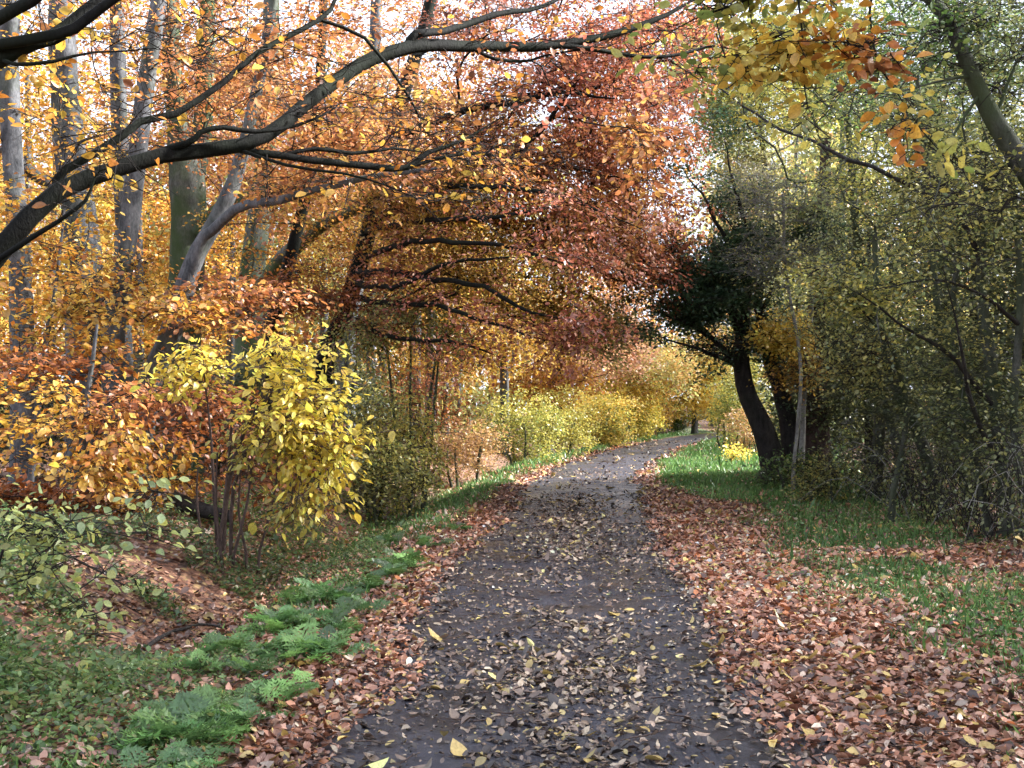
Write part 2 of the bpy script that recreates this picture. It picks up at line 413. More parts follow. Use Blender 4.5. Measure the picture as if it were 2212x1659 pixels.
def sprays(ends, pos_of, n, Lr, Wr, leaf, pal, asp=.62, tilt=.55, droop=.15, thick=.08, coh=.6, twigs=None):
    """flat leafy sprays at branch ends; returns arrays"""
    m = len(ends); k = m * n
    e = np.array([pos_of[i] for i, _ in ends]); d = np.array([dd for _, dd in ends])
    d[:, 2] = d[:, 2] * .5 - droop; d = unit(d)
    up = np.array([0, 0, 1.]) + rng.normal(0, .22, (m, 3)); s = unit(np.cross(d, up)); u = np.cross(s, d)
    I = np.repeat(np.arange(m), n)
    t = rng.uniform(-1, .45, k); w = rng.normal(0, .5, k) * (1.1 - np.abs(t) * .5)
    pos = e[I] + d[I] * (t * Lr)[:, None] + s[I] * (w * Wr)[:, None] + u[I] * rng.normal(0, thick, k)[:, None]
    pos[:, 2] -= droop * (w * Wr) ** 2 * .6
    ax = d[I] * rng.uniform(.2, 1, k)[:, None] + s[I] * (np.sign(w) * rng.uniform(.2, 1.2, k))[:, None] + rng.normal(0, .35, (k, 3)); ax[:, 2] -= droop
    nm = u[I] + rng.normal(0, tilt, (k, 3))
    base = pick(pal, m); own = pick(pal, k)
    col = np.where((rng.random(k) < coh)[:, None], base[I], own) * np.exp(rng.normal(0, .2, k))[:, None] * np.exp(rng.normal(0, .10, m))[I][:, None]
    L = leaf * np.exp(rng.normal(0, .2, k))
    if twigs is not None:
        a0 = e - d * Lr; b0 = e + d * Lr * .45; twigs.append((a0, b0, .0046))
        for q in range(3):
            tt = rng.uniform(-.9, .2, m)[:, None]; ww = (rng.choice([-1, 1], m) * rng.uniform(.4, 1.0, m))[:, None]
            a1 = e + d * tt * Lr; twigs.append((a1, a1 + d * Lr * .35 + s * ww * Wr + u * rng.normal(0, .05, (m, 1)), .0034))
    return pos, unit(ax), unit(nm), L, L * asp, np.clip(col, 0, .85)

ALL_LABELS = []
def Tp(pts):
    """(u, v, depth, width in the same units) -> points, radii"""
    return np.array([P(u, v, d) for u, v, d, w in pts]), np.array([w / 2 / FPX * d for u, v, d, w in pts])

def tree(name, label, cat, trunks, limbs, vols, bark, twig, group=None, zmin=.8, r_tip=.005, alpha=.3, wob=.05,
         single=0, step=.4, limb_mat=None, base_xy=None, detail=None, arch=.12, layer=0, flare=1.5, tip_n=5, tip_s=1.0, tip_pal=None, tip_k=None):
    """trunks: list of (pts, radii) world, root first.  vols: dicts c,r,n and leaf options."""
    if not layer and name in ('beech_tree', 'copper_beech', 'beech_sapling', 'maple_tree'): layer = .42
    b0 = trunks[0][0][0]
    bx, by = base_xy if base_xy is not None else (b0[0], b0[1])
    origin = np.array([bx, by, gz(bx, by)])
    root = bpy.data.objects.new(name, None); COL.objects.link(root); root.location = origin; root.empty_display_size = .2
    tag(root, label, cat, group)
    sk = Skel()
    for ti, (p, r) in enumerate(trunks):
        p = np.asarray(p, float).copy(); r = np.asarray(r, float)
        if ti == 0 or p[0][2] < .6:
            g = gz(p[0][0], p[0][1])
            if p[0][2] > g + .1:
                p = np.vstack([[p[0][0] + (p[0][0] - p[1][0]) * .05, p[0][1], g - .12], p]); r = np.concatenate([[r[0] * flare], r])
            else: p[0][2] = g - .12
        Q, R = smooth_line(p, r, .25, .006)
        z = Q[:, 2] - origin[2]
        R = R * (1 + .35 * np.exp(-np.maximum(z, 0) / .25)) if R.max() > .08 else R
        par = -1 if ti == 0 or p[0][2] < .6 else sk.nearest(Q[0])
        sk.line(Q, R, par, zmin)
        me = tubes('trunk', [(Q - origin, R, 14 if R.max() > .07 else 8)], bark)
        link('trunk' if R.max() > .05 else 'stem', me, root)
    tips = []
    for p, r in limbs:
        p = np.asarray(p, float); r = np.asarray(r, float); e = p[-1] - p[-2]
        p = np.vstack([p, p[-1] + unit(e[None])[0] * min(.5, np.linalg.norm(e)) + rng.normal(0, .05, 3)]); r = np.concatenate([r, [.003]])
        tips.append(p[-1] + rng.normal(0, 1, (tip_n, 3)) * np.array([.28, .28, .12]) * tip_s + unit(e[None])[0] * .15)
        Q, R = smooth_line(p, r, .2, .02 if p[0][1] > 12 else .009)
        sel = Q[rng.integers(len(Q) // 4, len(Q), tip_n * 2)]
        tips.append(sel + rng.normal(0, 1, (tip_n * 2, 3)) * np.array([.35, .35, .16]) * tip_s + unit(e[None])[0] * .35 * tip_s)
        sk.line(Q, R, sk.nearest(Q[0]), zmin)
        link('limb', tubes('limb', [(Q - origin, R, 10 if R.max() > .03 else 6)], limb_mat or bark), root)
    packs = []
    for v in vols:
        A = in_ellipsoid(v['c'], v['r'], v['n'], v.get('shell', 0))
        if len(A) > 30:
            cl = clump3(A, v.get('cs', 1.1)); A = A[cl > np.quantile(cl, v.get('gap', .22))]
        ly = v.get('layer', layer)
        if ly:
            sl = v.get('slope', .12); zz = A[:, 2] + sl * (A[:, 0] - v['c'][0]) + .12 * fbm(A[:, 0], A[:, 1], 1.3)
            A[:, 2] += (np.round(zz / ly) * ly - zz) * .85 + rng.normal(0, .05, len(A))
        if v.get('zlo') is not None: A = A[A[:, 2] > v['zlo']]
        u, w, d = view_uv(A); A = A[(u > -500) & (u < 2750) & (w > -700)]
        if v.get('umax') is not None: u, w, d = view_uv(A); A = A[u < v['umax'] + .0 * w]
        if len(A) == 0: continue
        ends = sk.grow(A, alpha, step, wob, arch)
        packs.append((ends, v))
    if tips and vols and tip_n:
        packs.append((sk.grow(np.concatenate(tips), alpha, step, wob, arch), dict(vols[0], pal=tip_pal or vols[0]['pal'], k=tip_k or vols[0].get('k', 50))))
    ch = sk.chains(r_tip)
    if ch:
        tw = link('twigs', tubes('twigs', [(c - origin, r, k) for c, r, k in ch], twig), root); tw['kind'] = 'stuff'
    ft = [] if b0[1] < 24 else None
    acc = [sprays(e, sk.p, v.get('k', 50), v.get('L', .55), v.get('W', .42), v.get('leaf', .066), v['pal'], v.get('asp', .62), v.get('tilt', .55),
                  v.get('droop', .15), v.get('thick', .08), v.get('coh', .6), ft) for e, v in packs if v.get('k', 50) > 0]
    if not acc: return root
    if ft:
        A0 = np.concatenate([a for a, b, r in ft]) - origin; B0 = np.concatenate([b for a, b, r in ft]) - origin; R0 = np.concatenate([np.full(len(a), r) for a, b, r in ft])
        f_ = link('twigs', prisms('twigs', A0, B0, R0, twig), root); f_['kind'] = 'stuff'
    pos, ax, nm, L, W, col = [np.concatenate(x) for x in zip(*acc)]
    if single:
        u, w, d = view_uv(pos)
        score = np.where((u > 0) & (u < 2212) & (w > 0) & (w < 1659), L / d, 0)
        s = np.argsort(-score)[:single]; keep = np.ones(len(pos), bool); keep[s] = False
        leaf_objects('leaf', root, origin, pos[s], ax[s], nm[s], L[s], col[s], LEAF1)
    else: keep = np.ones(len(pos), bool)
    if keep.any():
        dt = detail or (2 if np.median(pos[:, 1]) < 11.5 else 1)
        cr = link('crown', leaf_mesh('crown', pos[keep] - origin, ax[keep], nm[keep], L[keep], W[keep], col[keep], M['leaf'], dt), root)
        cr['kind'] = 'stuff'
    return root

# ------------------------------------------------------------------ ground and path
def build_ground():
    xs = np.unique(np.concatenate([np.linspace(-260, -16, 26), np.arange(-16, 12, .19), np.linspace(12, 300, 28)]))
    ys = np.unique(np.concatenate([np.linspace(-40, 3, 14), np.arange(3, 20, .19), np.arange(20, 60, .4), np.linspace(60, 420, 30)]))
    X, Y = np.meshgrid(xs, ys); Z = ground_h(X, Y)
    V = np.stack([X, Y, Z], -1).reshape(-1, 3); nx, ny = len(xs), len(ys)
    i = (np.arange(ny - 1)[:, None] * nx + np.arange(nx - 1)[None]).ravel()
    q = np.stack([i, i + 1, i + nx + 1, i + nx], -1)
    me = mesh_from('ground', V, np.arange(len(q)) * 4, q.ravel(), M['ground'], smooth=True)
    l, g = masks(V[:, 0], V[:, 1])
    for nm_, arr in (('litter', l), ('grass', g)):
        a = me.attributes.new(nm_, 'FLOAT', 'POINT'); a.data.foreach_set('value', arr.astype(np.float32))
    o = link('ground', me); tag(o, kind='structure'); return o
def masks(x, y):
    o = x - xc(y); nz = fbm(x, y, 1.6)
    right_edge = 2.1 + .15 * sst(7, 11, y) - .85 * sst(15, 24, y) + (.35 - .2 * sst(14, 22, y)) * nz
    g = sst(right_edge - .25, right_edge + .5, o) * sst(-.55, .35, nz + .35 + .03 * np.clip(y - 6, 0, 20)) * (1 - sst(4.2, 5.2, o - .05 * (y - 12)))
    g = np.where((y > 16) , np.maximum(g, sst(right_edge - .1, right_edge + .25, o) * (1 - sst(4.4, 5.6, o - .07 * (y - 16)))), g)
    le = 1.75 - .03 * np.clip(y - 8, 0, 14) + .12 * nz
    gl = sst(le - .1, le + .25, -o) * (1 - sst(2.5, 3.1, -o)) * sst(10, 17, y)
    gl = np.maximum(gl, .6 * sst(1.4, 1.7, -o) * (1 - sst(2.3, 2.9, -o)) * sst(-.2, .5, nz))
    g = np.maximum(g, gl)
    lit = np.clip(.85 + .25 * nz, 0, 1) * np.where(o > 5.2, .5, 1.0)
    return np.clip(lit, 0, 1), np.clip(g, 0, 1) * np.where(y > 62, .7, 1)
ground = build_ground()

def build_path():
    ys = np.concatenate([np.arange(-3, 24, .15), np.arange(24, 95, .5)]); n = 17
    V = []
    for y in ys:
        c = float(xc(y)); e1 = 1.22 + .05 * math.sin(y * 1.9) + .04 * math.sin(y * 5.3 + 1); e2 = 1.22 + .05 * math.sin(y * 2.3 + 2) + .04 * math.sin(y * 4.7)
        for k in range(n):
            s = -e1 + (e1 + e2) * k / (n - 1); x = c + s
            V.append((x, y, gz(x, y) + .004 + .012 * (1 - (s / 1.24) ** 2)))
    m = len(ys); i = (np.arange(m - 1)[:, None] * n + np.arange(n - 1)[None]).ravel()
    q = np.stack([i, i + 1, i + n + 1, i + n], -1)
    o = link('path', mesh_from('path', V, np.arange(len(q)) * 4, q.ravel(), M['path'], smooth=True)); tag(o, kind='structure'); return o
path = build_path()

# ------------------------------------------------------------------ fallen leaves
LIT = ([5, 4, 4.5, 3.5, 2.2, 1, 1.6], [(.37, .17, .105), (.24, .10, .062), (.50, .27, .185), (.075, .036, .028), (.36, .13, .05), (.52, .36, .10), (.58, .44, .34)])
LITP = ([3, 3, 3, 3, 2.4, 1], [(.08, .055, .045), (.15, .10, .075), (.30, .21, .155), (.04, .03, .026), (.46, .36, .26), (.46, .36, .14)])
def pick2(t, n):
    w = np.array(t[0], float); w /= w.sum(); return np.array(t[1])[rng.choice(len(w), n, p=w)]
def scatter_leaves():
    out = {'path': [], 'ground': []}
    # candidates: area density falls off slowly with distance
    def cand(x0, x1, y0, y1, dens):
        n = int((x1 - x0) * (y1 - y0) * dens)
        return rng.uniform(x0, x1, n), rng.uniform(y0, y1, n)
    for y0, y1, dens, size in [(4.2, 7, 1500, .042), (7, 10, 1400, .043), (10, 14, 1050, .046), (14, 20, 640, .055), (20, 28, 280, .07), (28, 48, 70, .10)]:
        c0 = float(xc((y0 + y1) / 2)); hw = y1 * .48
        o, y = cand(-1.4, 1.4, y0, y1, dens); x = xc(y) + o
        nz = fbm(x, y, 2.2)
        mid = np.exp(-(o / .45) ** 2) * (.40 + .3 * nz) * (1 - .75 * sst(15, 22, y))
        edge = .95 * sst(.74, 1.30, np.abs(o) + .13 * nz)
        p = np.clip(mid, .0, 1) + edge + .05
        k = rng.random(len(x)) < p
        f = edge[k] > .4
        out['path'].append((x[k], y[k], np.full(k.sum(), size), f))
        o, y = cand(-1.05, 1.05, y0, y1, dens * 1.1); x = xc(y) + o; nz = fbm(x, y, 2.2)
        k = rng.random(len(x)) < np.clip(.16 + .5 * np.exp(-(o / .5) ** 2) * (.6 + .5 * nz), 0, 1)
        k &= rng.random(len(x)) < 1 - .7 * sst(15, 22, y)
        out['path'].append((x[k], y[k], np.full(k.sum(), size * .45), np.zeros(k.sum(), bool)))
        x, y = cand(-min(hw, 13), min(hw + 1, 12), y0, y1, dens); o = x - xc(y); nz = fbm(x, y, 1.6); lit, g = masks(x, y)
        p = np.where(o > 0, 1.0 - .76 * g + .15 * nz * g, 1 - .55 * sst(1.35, 1.9, -o) + .1 * nz)
        p = p * np.where(o < -3.0, .42 + .2 * nz, 1) * np.where(o > 5.4, .25, 1)
        k = (np.abs(o) > 1.22) & (rng.random(len(x)) < p) & (np.abs(x) < y * .52 + .6)
        out['ground'].append((x[k], y[k], np.full(k.sum(), size), np.ones(k.sum(), bool)))
    for key, parent in (('path', path), ('ground', ground)):
        x, y, sz, dense = [np.concatenate(a) for a in zip(*out[key])]
        n = len(x); o = x - xc(y)
        z = ground_h(x, y) + .008 + np.where(dense, rng.uniform(0, .03, n), rng.uniform(.008, .02, n))
        L = sz * np.minimum(np.exp(rng.normal(0, .36, n)), 1.75); th = rng.uniform(0, 6.283, n)
        tl = np.where(dense, .55, .3)
        ax = np.stack([np.cos(th), np.sin(th), rng.normal(0, .2, n)], -1); nm = np.stack([rng.normal(0, 1, n) * tl, rng.normal(0, 1, n) * tl, np.ones(n)], -1)
        col = np.where(dense[:, None], pick2(LIT, n), pick2(LITP, n))
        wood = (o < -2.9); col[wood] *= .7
        col = col * np.exp(.3 * fbm(x + 7, y - 3, 1.1))[:, None]
        big = rng.random(n) < .015; L[big] *= 1.7; col[big] = np.array([.50, .36, .12])
        col = np.clip(col * np.exp(rng.normal(0, .28, n))[:, None], 0, .8)
        pos = np.stack([x, y, z], -1)
        u, w, d = view_uv(pos)
        s = np.argsort(-np.where((w < 1690) & (u > -10) & (u < 2222), L / d, 0))[:300]
        keep = np.ones(n, bool); keep[s] = False
        leaf_objects('leaf', parent, np.zeros(3), pos[s], ax[s], nm[s], L[s], col[s], LEAF2)
        for sel, dt in ((keep & (y < 12), 2), (keep & (y >= 12), 1)):
            me = leaf_mesh('leaf_litter', pos[sel], ax[sel], nm[sel], L[sel], L[sel] * rng.uniform(.55, .85, sel.sum()), col[sel], M['litter'], dt,
                           fold=rng.normal(.25, .4, sel.sum()), curl=rng.normal(.1, .25, sel.sum()))
            lo = link('leaf_litter', me, parent); lo['kind'] = 'stuff'
        print('litter', key, n)
scatter_leaves()

# ------------------------------------------------------------------ grass on the verges
def build_grass():
    X, Y, H = [], [], []
    for y0, y1, dens, h in [(4.5, 9, 2200, .055), (9, 16, 1700, .06), (16, 26, 800, .08), (26, 55, 200, .13)]:
        hw = y1 * .47; n = int(dens * (y1 - y0) * (hw * 2))
        x = rng.uniform(-hw, hw, n); y = rng.uniform(y0, y1, n); _, g = masks(x, y)
        k = (rng.random(n) < g * .85) & (np.abs(x - xc(y)) > 1.2); X.append(x[k]); Y.append(y[k]); H.append(np.full(k.sum(), h))
    x, y, h = map(np.concatenate, (X, Y, H)); n = len(x); h = h * np.exp(rng.normal(0, .35, n))
    pos = np.stack([x, y, ground_h(x, y) - .005], -1)
    ax = np.stack([rng.normal(0, .5, n), rng.normal(0, .5, n), np.ones(n)], -1); nm = np.stack([rng.normal(0, 1, n), rng.normal(0, 1, n), np.zeros(n)], -1) + .001
    c = np.array([(.09, .19, .05), (.12, .24, .065), (.18, .29, .09), (.07, .15, .045)])[rng.integers(0, 4, n)] * np.exp(rng.normal(0, .2, n))[:, None]
    o = link('grass', leaf_mesh('grass', pos, ax, nm, h, h * .13 + .003, c, M['grass'], 1, 0.1))
    tag(o, 'short green grass on the verges either side of the path', 'grass', kind='stuff'); print('grass', n)
build_grass()

# ------------------------------------------------------------------ left wood: beech trunks
def wood(*vols): return list(vols)
def V(u, v, d, rx, ry, rz, n, pal, **kw):
    return dict(c=P(u, v, d), r=(rx, ry, rz), n=n, pal=pal, **kw)
def up(pts): return Tp(pts)

tree('beech_tree', 'grey beech trunk standing closest to the left edge of the picture', 'tree',
     [up([(48, 1060, 17, 50), (50, 800, 17, 48), (40, 560, 17, 45), (25, 300, 17, 42), (20, 0, 17, 38), (18, -300, 17, 30)])], [],
     wood(V(-40, 250, 17, 2.2, 2.5, 2.6, 90, 'gold', k=45), V(60, 560, 16, 1.4, 1.6, 1.0, 24, 'gold', k=45)), M['beech'], M['twig'])
tree('beech_tree', 'thick grey beech trunk, second from the left edge, with orange leaves hanging around it', 'tree',
     [up([(182, 1090, 18.5, 84), (188, 800, 18.5, 80), (180, 600, 18.5, 78), (158, 380, 18.5, 68), (138, 150, 18.5, 56), (135, -60, 18.5, 50), (130, -350, 18.5, 40)])],
     [up([(160, 440, 18.5, 30), (110, 400, 18.3, 28), (52, 360, 18, 24), (10, 330, 17.8, 18)])],
     wood(V(170, 160, 19.5, 2.4, 2.6, 2.4, 110, 'gold', k=50), V(230, 640, 17.4, 1.6, 1.6, .7, 28, 'gold', k=50)), M['beech'], M['twig'])
tree('beech_tree', 'slim straight grey beech trunk right behind a leaning one in the left wood', 'tree',
     [up([(280, 1080, 20, 46), (262, 700, 20, 42), (266, 480, 20, 38), (258, 250, 20, 34), (252, 0, 20, 30), (248, -300, 20, 26)])], [],
     wood(V(330, 160, 21.5, 2.2, 2.4, 2.4, 120, 'orange', k=55)), M['beech'], M['twig'])
tree('beech_tree', 'pale slender beech trunk leaning to the upper right, third pole from the left', 'tree',
     [up([(255, 1080, 17.5, 48), (243, 770, 17.5, 46), (262, 590, 17.5, 44), (292, 380, 17.5, 40), (318, 170, 17.5, 36), (345, 0, 17.5, 32), (380, -250, 17.5, 26)])], [],
     wood(V(420, 120, 17.5, 2.0, 2.0, 1.6, 80, 'orange', k=50)), M['beech'], M['twig'])
tree('beech_tree', 'stout mossy green beech trunk that forks in the middle of the left wood', 'tree',
     [up([(385, 1110, 19.5, 96), (392, 900, 19.5, 84), (395, 700, 19.5, 76), (402, 520, 19.5, 72), (405, 400, 19.5, 78), (385, 280, 19.5, 46), (372, 100, 19.5, 38), (365, -150, 19.5, 30)]),
      up([(410, 420, 19.5, 46), (436, 300, 19.6, 42), (446, 120, 19.7, 36), (450, -150, 19.7, 30)])],
     [up([(432, 500, 19.4, 40), (500, 440, 18.8, 32), (620, 408, 18, 26), (690, 385, 17.6, 22), (790, 366, 17, 16)])],
     wood(V(520, 230, 20, 2.0, 2.4, 1.8, 110, 'orange', k=60), V(640, 500, 18.5, 1.5, 1.6, .9, 44, 'gold', k=50), V(300, 640, 18, 1.2, 1.4, .6, 18, 'gold', k=50)), M['beech_moss'], M['twig'])
tree('beech_tree', 'young grey beech leaning strongly to the right in front of the mossy trunk', 'tree',
     [up([(290, 1090, 15.5, 50), (325, 833, 15.5, 46), (360, 747, 15.5, 46), (389, 657, 15.5, 44), (428, 540, 15.5, 38), (464, 479, 15.5, 36), (504, 389, 15.5, 32), (524, 330, 15.5, 28), (545, 240, 15.5, 26), (565, 150, 15.5, 24), (590, 0, 15.5, 22), (620, -200, 15.5, 18)])],
     [up([(403, 612, 15.5, 30), (432, 533, 15.4, 25), (456, 497, 15.3, 23), (504, 457, 15.1, 21), (612, 428, 14.8, 18), (720, 400, 14.5, 14), (800, 384, 14.3, 12), (900, 372, 14, 9)])],
     wood(V(650, 200, 15, 1.7, 1.6, 1.5, 120, 'orange', k=55), V(760, 330, 14.5, 1.0, 1.0, .45, 45, 'orange', k=55)), M['beech'], M['twig'])
tree('beech_tree', 'green mossy beech trunk further back, right of the forked trunk', 'tree',
     [up([(535, 1060, 25, 60), (540, 640, 25, 54), (555, 500, 25, 50), (570, 380, 25, 46), (580, 200, 25, 40), (590, -100, 25, 30)])],
     [up([(548, 640, 25, 36), (610, 560, 24, 32), (700, 486, 23, 28), (790, 442, 22, 24), (860, 408, 21.5, 18)])],
     wood(V(760, 220, 23, 3.0, 3.0, 2.4, 230, 'orange', k=60), V(720, 470, 23, 1.8, 2, 1.0, 80, 'amber', k=60)), M['beech_moss'], M['twig'])
tree('beech_tree', 'dark slim trunk slanting to the right behind the bright yellow shrub', 'tree',
     [up([(590, 1060, 21, 34), (592, 700, 21, 30), (612, 620, 21, 28), (640, 500, 21, 26), (665, 400, 21, 24), (690, 200, 21, 20), (700, -50, 21, 16)])], [],
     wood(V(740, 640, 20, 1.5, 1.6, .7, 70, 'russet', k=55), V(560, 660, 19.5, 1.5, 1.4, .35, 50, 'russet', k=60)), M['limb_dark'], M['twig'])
tree('beech_tree', 'grey trunk half hidden at the heart of the leafy left bank', 'tree',
     [up([(745, 1050, 27, 44), (752, 700, 27, 36), (765, 640, 27, 34), (778, 520, 27, 32), (792, 400, 27, 30), (805, 200, 27, 26), (815, -100, 27, 20)])], [],
     wood(V(900, 330, 24, 2.6, 2.6, 2.2, 200, 'amber', k=55), V(960, 560, 22, 2.2, 2.6, 1.0, 150, 'amber', k=60, droop=.3)), M['beech'], M['twig'])

# copper beech hanging over the path
CB = dict(L=.75, W=.32, tilt=.42, droop=.28, thick=.06)
tree('copper_beech', 'large copper beech whose red brown leaves hang over the path', 'tree',
     [up([(690, 1040, 21, 44), (705, 780, 21, 40), (740, 690, 21, 38), (800, 480, 21, 34), (860, 250, 21, 30), (930, 0, 21, 26), (980, -300, 21, 20)])],
     [up([(800, 480, 21, 22), (900, 430, 20, 17), (1030, 380, 18.5, 14), (1150, 300, 17.5, 11), (1230, 200, 17.2, 8)]),
      up([(770, 590, 21, 18), (860, 590, 18.5, 14), (960, 605, 17, 12), (1062, 624, 16, 10), (1115, 662, 15.8, 8), (1190, 684, 15.6, 6)]),
      up([(845, 300, 21, 22), (1000, 240, 18.5, 16), (1120, 220, 17.5, 13), (1210, 195, 17, 9), (1290, 210, 16.8, 6)]),
      up([(780, 560, 21, 14), (860, 530, 18, 12), (980, 520, 16.5, 10), (1100, 540, 15.8, 8), (1190, 560, 15.5, 5)]),
      up([(760, 640, 21, 14), (840, 655, 18.5, 12), (940, 660, 17, 10), (1040, 690, 16, 8), (1130, 720, 15.5, 5)]),
      up([(790, 500, 21, 14), (900, 480, 18, 12), (1040, 470, 16.5, 9), (1160, 455, 16, 6)]),
      up([(830, 380, 21, 16), (960, 400, 18, 12), (1100, 405, 16.5, 10), (1230, 430, 16, 7), (1320, 470, 15.8, 4)]),
      up([(765, 610, 21, 12), (850, 620, 17.5, 10), (960, 570, 16.5, 8), (1060, 560, 16, 6)]),
      up([(740, 690, 21, 14), (820, 720, 18, 11), (920, 735, 16.8, 9), (1020, 745, 16, 6)])],
     wood(V(1150, 140, 18.5, 2.2, 2.6, 1.9, 250, 'copper', k=74, **CB), V(1440, 120, 20.5, 1.0, 2.2, 1.2, 90, 'copper', k=68, slope=.3, **CB), V(1330, 200, 19.5, 1.5, 2.6, 1.6, 190, 'copper', k=74, slope=.3, **CB), V(1390, 380, 20, 1.1, 2.4, 1.3, 130, 'copper', k=74, slope=.4, **CB),
          V(1000, 330, 18.5, 1.9, 2.0, 1.4, 170, 'orange', k=68, **CB), V(1220, 420, 19.5, 1.5, 2.4, 1.1, 170, 'orange', k=74, slope=.35, **CB), V(1300, 540, 19.5, 1.2, 2.2, .8, 130, 'orange', k=68, slope=.45, **CB),
          V(1400, 590, 20.5, .75, 2.0, .65, 90, 'copper', k=68, slope=.45, **CB), V(1100, 620, 19, 1.6, 2.2, .6, 110, 'amber', k=62, slope=.3, **CB),
          V(1250, 690, 20, .9, 1.8, .5, 80, 'amber', k=62, slope=.5, **CB), V(1310, 740, 20.5, .4, 1.2, .25, 24, 'olive', k=62, slope=.5, **CB), V(960, 470, 18.5, 1.4, 1.8, .8, 90, 'amber', k=74, **CB),
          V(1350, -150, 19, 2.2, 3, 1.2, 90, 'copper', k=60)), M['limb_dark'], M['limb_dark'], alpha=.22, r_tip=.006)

# overhanging near limb from a tree beyond the left edge
def L_(*pts): return up(list(pts))
tree('beech_tree', 'near beech off the left edge whose long dark limb sweeps over the path', 'tree',
     [(np.array([(-4.7, 7.9, 0.2), (-4.6, 7.8, 1.3), (-4.45, 7.6, 2.6), (-4.3, 7.4, 4.0), (-4.3, 7.3, 6.5)]), np.array([.26, .21, .19, .17, .12]))],
     [(np.vstack([[(-4.55, 7.75, 1.5), (-4.1, 7.55, 1.85)], L_((0, 545, 7.5, 47), (130, 410, 7.6, 40), (350, 333, 7.9, 34), (520, 312, 8.2, 32), (620, 262, 8.5, 30), (760, 150, 9, 28), (890, 104, 9.3, 27), (1050, 100, 9.7, 22), (1200, 100, 10, 19), (1350, 68, 10.3, 15), (1440, 30, 10.5, 10))[0]]),
       np.concatenate([[.10, .085], L_((0, 545, 7.5, 47), (130, 410, 7.6, 40), (350, 333, 7.9, 34), (520, 312, 8.2, 32), (620, 262, 8.5, 30), (760, 150, 9, 28), (890, 104, 9.3, 27), (1050, 100, 9.7, 22), (1200, 100, 10, 19), (1350, 68, 10.3, 15), (1440, 30, 10.5, 10))[1]])),
      L_((122, 405, 7.6, 20), (140, 365, 7.6, 18), (259, 299, 7.7, 17), (306, 263, 7.8, 16), (378, 248, 7.9, 15), (486, 176, 8.1, 13), (558, 112, 8.3, 12), (691, 43, 8.6, 10), (725, 0, 8.7, 8), (760, -80, 8.8, 6)),
      L_((691, 43, 8.6, 8), (790, 85, 8.7, 8), (880, 200, 8.8, 6), (905, 250, 8.9, 4)),
      L_((324, 335, 7.9, 16), (407, 310, 7.9, 15), (432, 284, 7.9, 13), (486, 277, 8.0, 12), (551, 283, 8.1, 11), (640, 270, 8.3, 8), (700, 250, 8.4, 5)),
      L_((500, 318, 8.2, 18), (560, 330, 8.3, 17), (612, 336, 8.4, 16), (796, 356, 8.8, 15), (881, 361, 9, 13), (924, 330, 9.1, 11), (1007, 300, 9.3, 6)),
      L_((881, 361, 9, 9), (960, 340, 9.2, 8), (1040, 332, 9.4, 5)),
      L_((612, 336, 8.4, 10), (680, 322, 8.5, 10), (760, 330, 8.7, 9), (850, 322, 8.9, 6)),
      L_((881, 104, 9.3, 20), (897, 74, 9.3, 17), (960, 68, 9.5, 15), (1068, 29, 9.8, 13), (1140, 25, 10, 10), (1212, -5, 10.2, 8)),
      L_((1194, 99, 10, 12), (1266, 106, 10.1, 11), (1356, 119, 10.3, 9), (1428, 126, 10.4, 8), (1505, 108, 10.6, 7), (1540, 100, 10.6, 4)),
      L_((1014, 101, 9.6, 8), (1068, 126, 9.7, 8), (1122, 131, 9.9, 7), (1176, 122, 10, 5), (1262, 106, 10.1, 4)),
      L_((520, 325, 8.2, 9), (620, 360, 8.0, 8), (740, 372, 7.9, 6), (830, 400, 7.8, 4)),
      (np.vstack([[(-4.4, 7.5, 3.0)], L_((-40, 160, 7.2, 44), (0, 130, 7.1, 34), (72, 92, 7.1, 32), (144, 62, 7.2, 34), (223, 7, 7.3, 30), (300, -60, 7.4, 24))[0]]), np.concatenate([[.08], L_((-40, 160, 7.2, 44), (0, 130, 7.1, 34), (72, 92, 7.1, 32), (144, 62, 7.2, 34), (223, 7, 7.3, 30), (300, -60, 7.4, 24))[1]])),
      L_((-40, 110, 7.2, 26), (0, 94, 7.0, 24), (126, 70, 7.0, 24), (185, 42, 7.0, 22), (262, -8, 7.0, 18)),
      L_((-60, 70, 7.2, 30), (0, 43, 7.0, 28), (72, 5, 6.9, 26), (130, -50, 6.9, 22)),
      L_((0, 125, 7.1, 10), (32, 137, 7.0, 9), (110, 132, 7.0, 8), (209, 118, 7.1, 5)),
      (np.vstack([[(-4.1, 7.55, 1.9)], L_((0, 556, 7.3, 14), (126, 479, 7.3, 10), (180, 432, 7.3, 8), (203, 385, 7.3, 5))[0]]), np.concatenate([[.03], L_((0, 556, 7.3, 14), (126, 479, 7.3, 10), (180, 432, 7.3, 8), (203, 385, 7.3, 5))[1]]))],
     wood(V(120, 150, 7.8, .5, .8, .40, 16, 'gold', k=14, leaf=.07, L=.3, W=.28), V(540, 190, 8.9, 1.0, .8, .45, 15, 'orange', k=9, leaf=.07, L=.3, W=.3),
          V(900, 260, 9.4, .9, .9, .4, 14, 'orange', k=9, leaf=.07, L=.3, W=.3), V(1250, 200, 10.2, .8, .8, .4, 16, 'copper', k=10, leaf=.07, L=.3, W=.3),
          V(1400, 330, 11, .5, .8, .4, 22, 'orange', k=20, leaf=.075, L=.35, W=.3), V(980, 100, 9.6, .9, .7, .3, 12, 'orange', k=8, leaf=.07, L=.3, W=.3)),
     M['limb_dark'], M['twig'], single=300, zmin=2.2, r_tip=.003, step=.22, wob=.03, arch=.05, tip_n=6, tip_s=.9, tip_k=2)

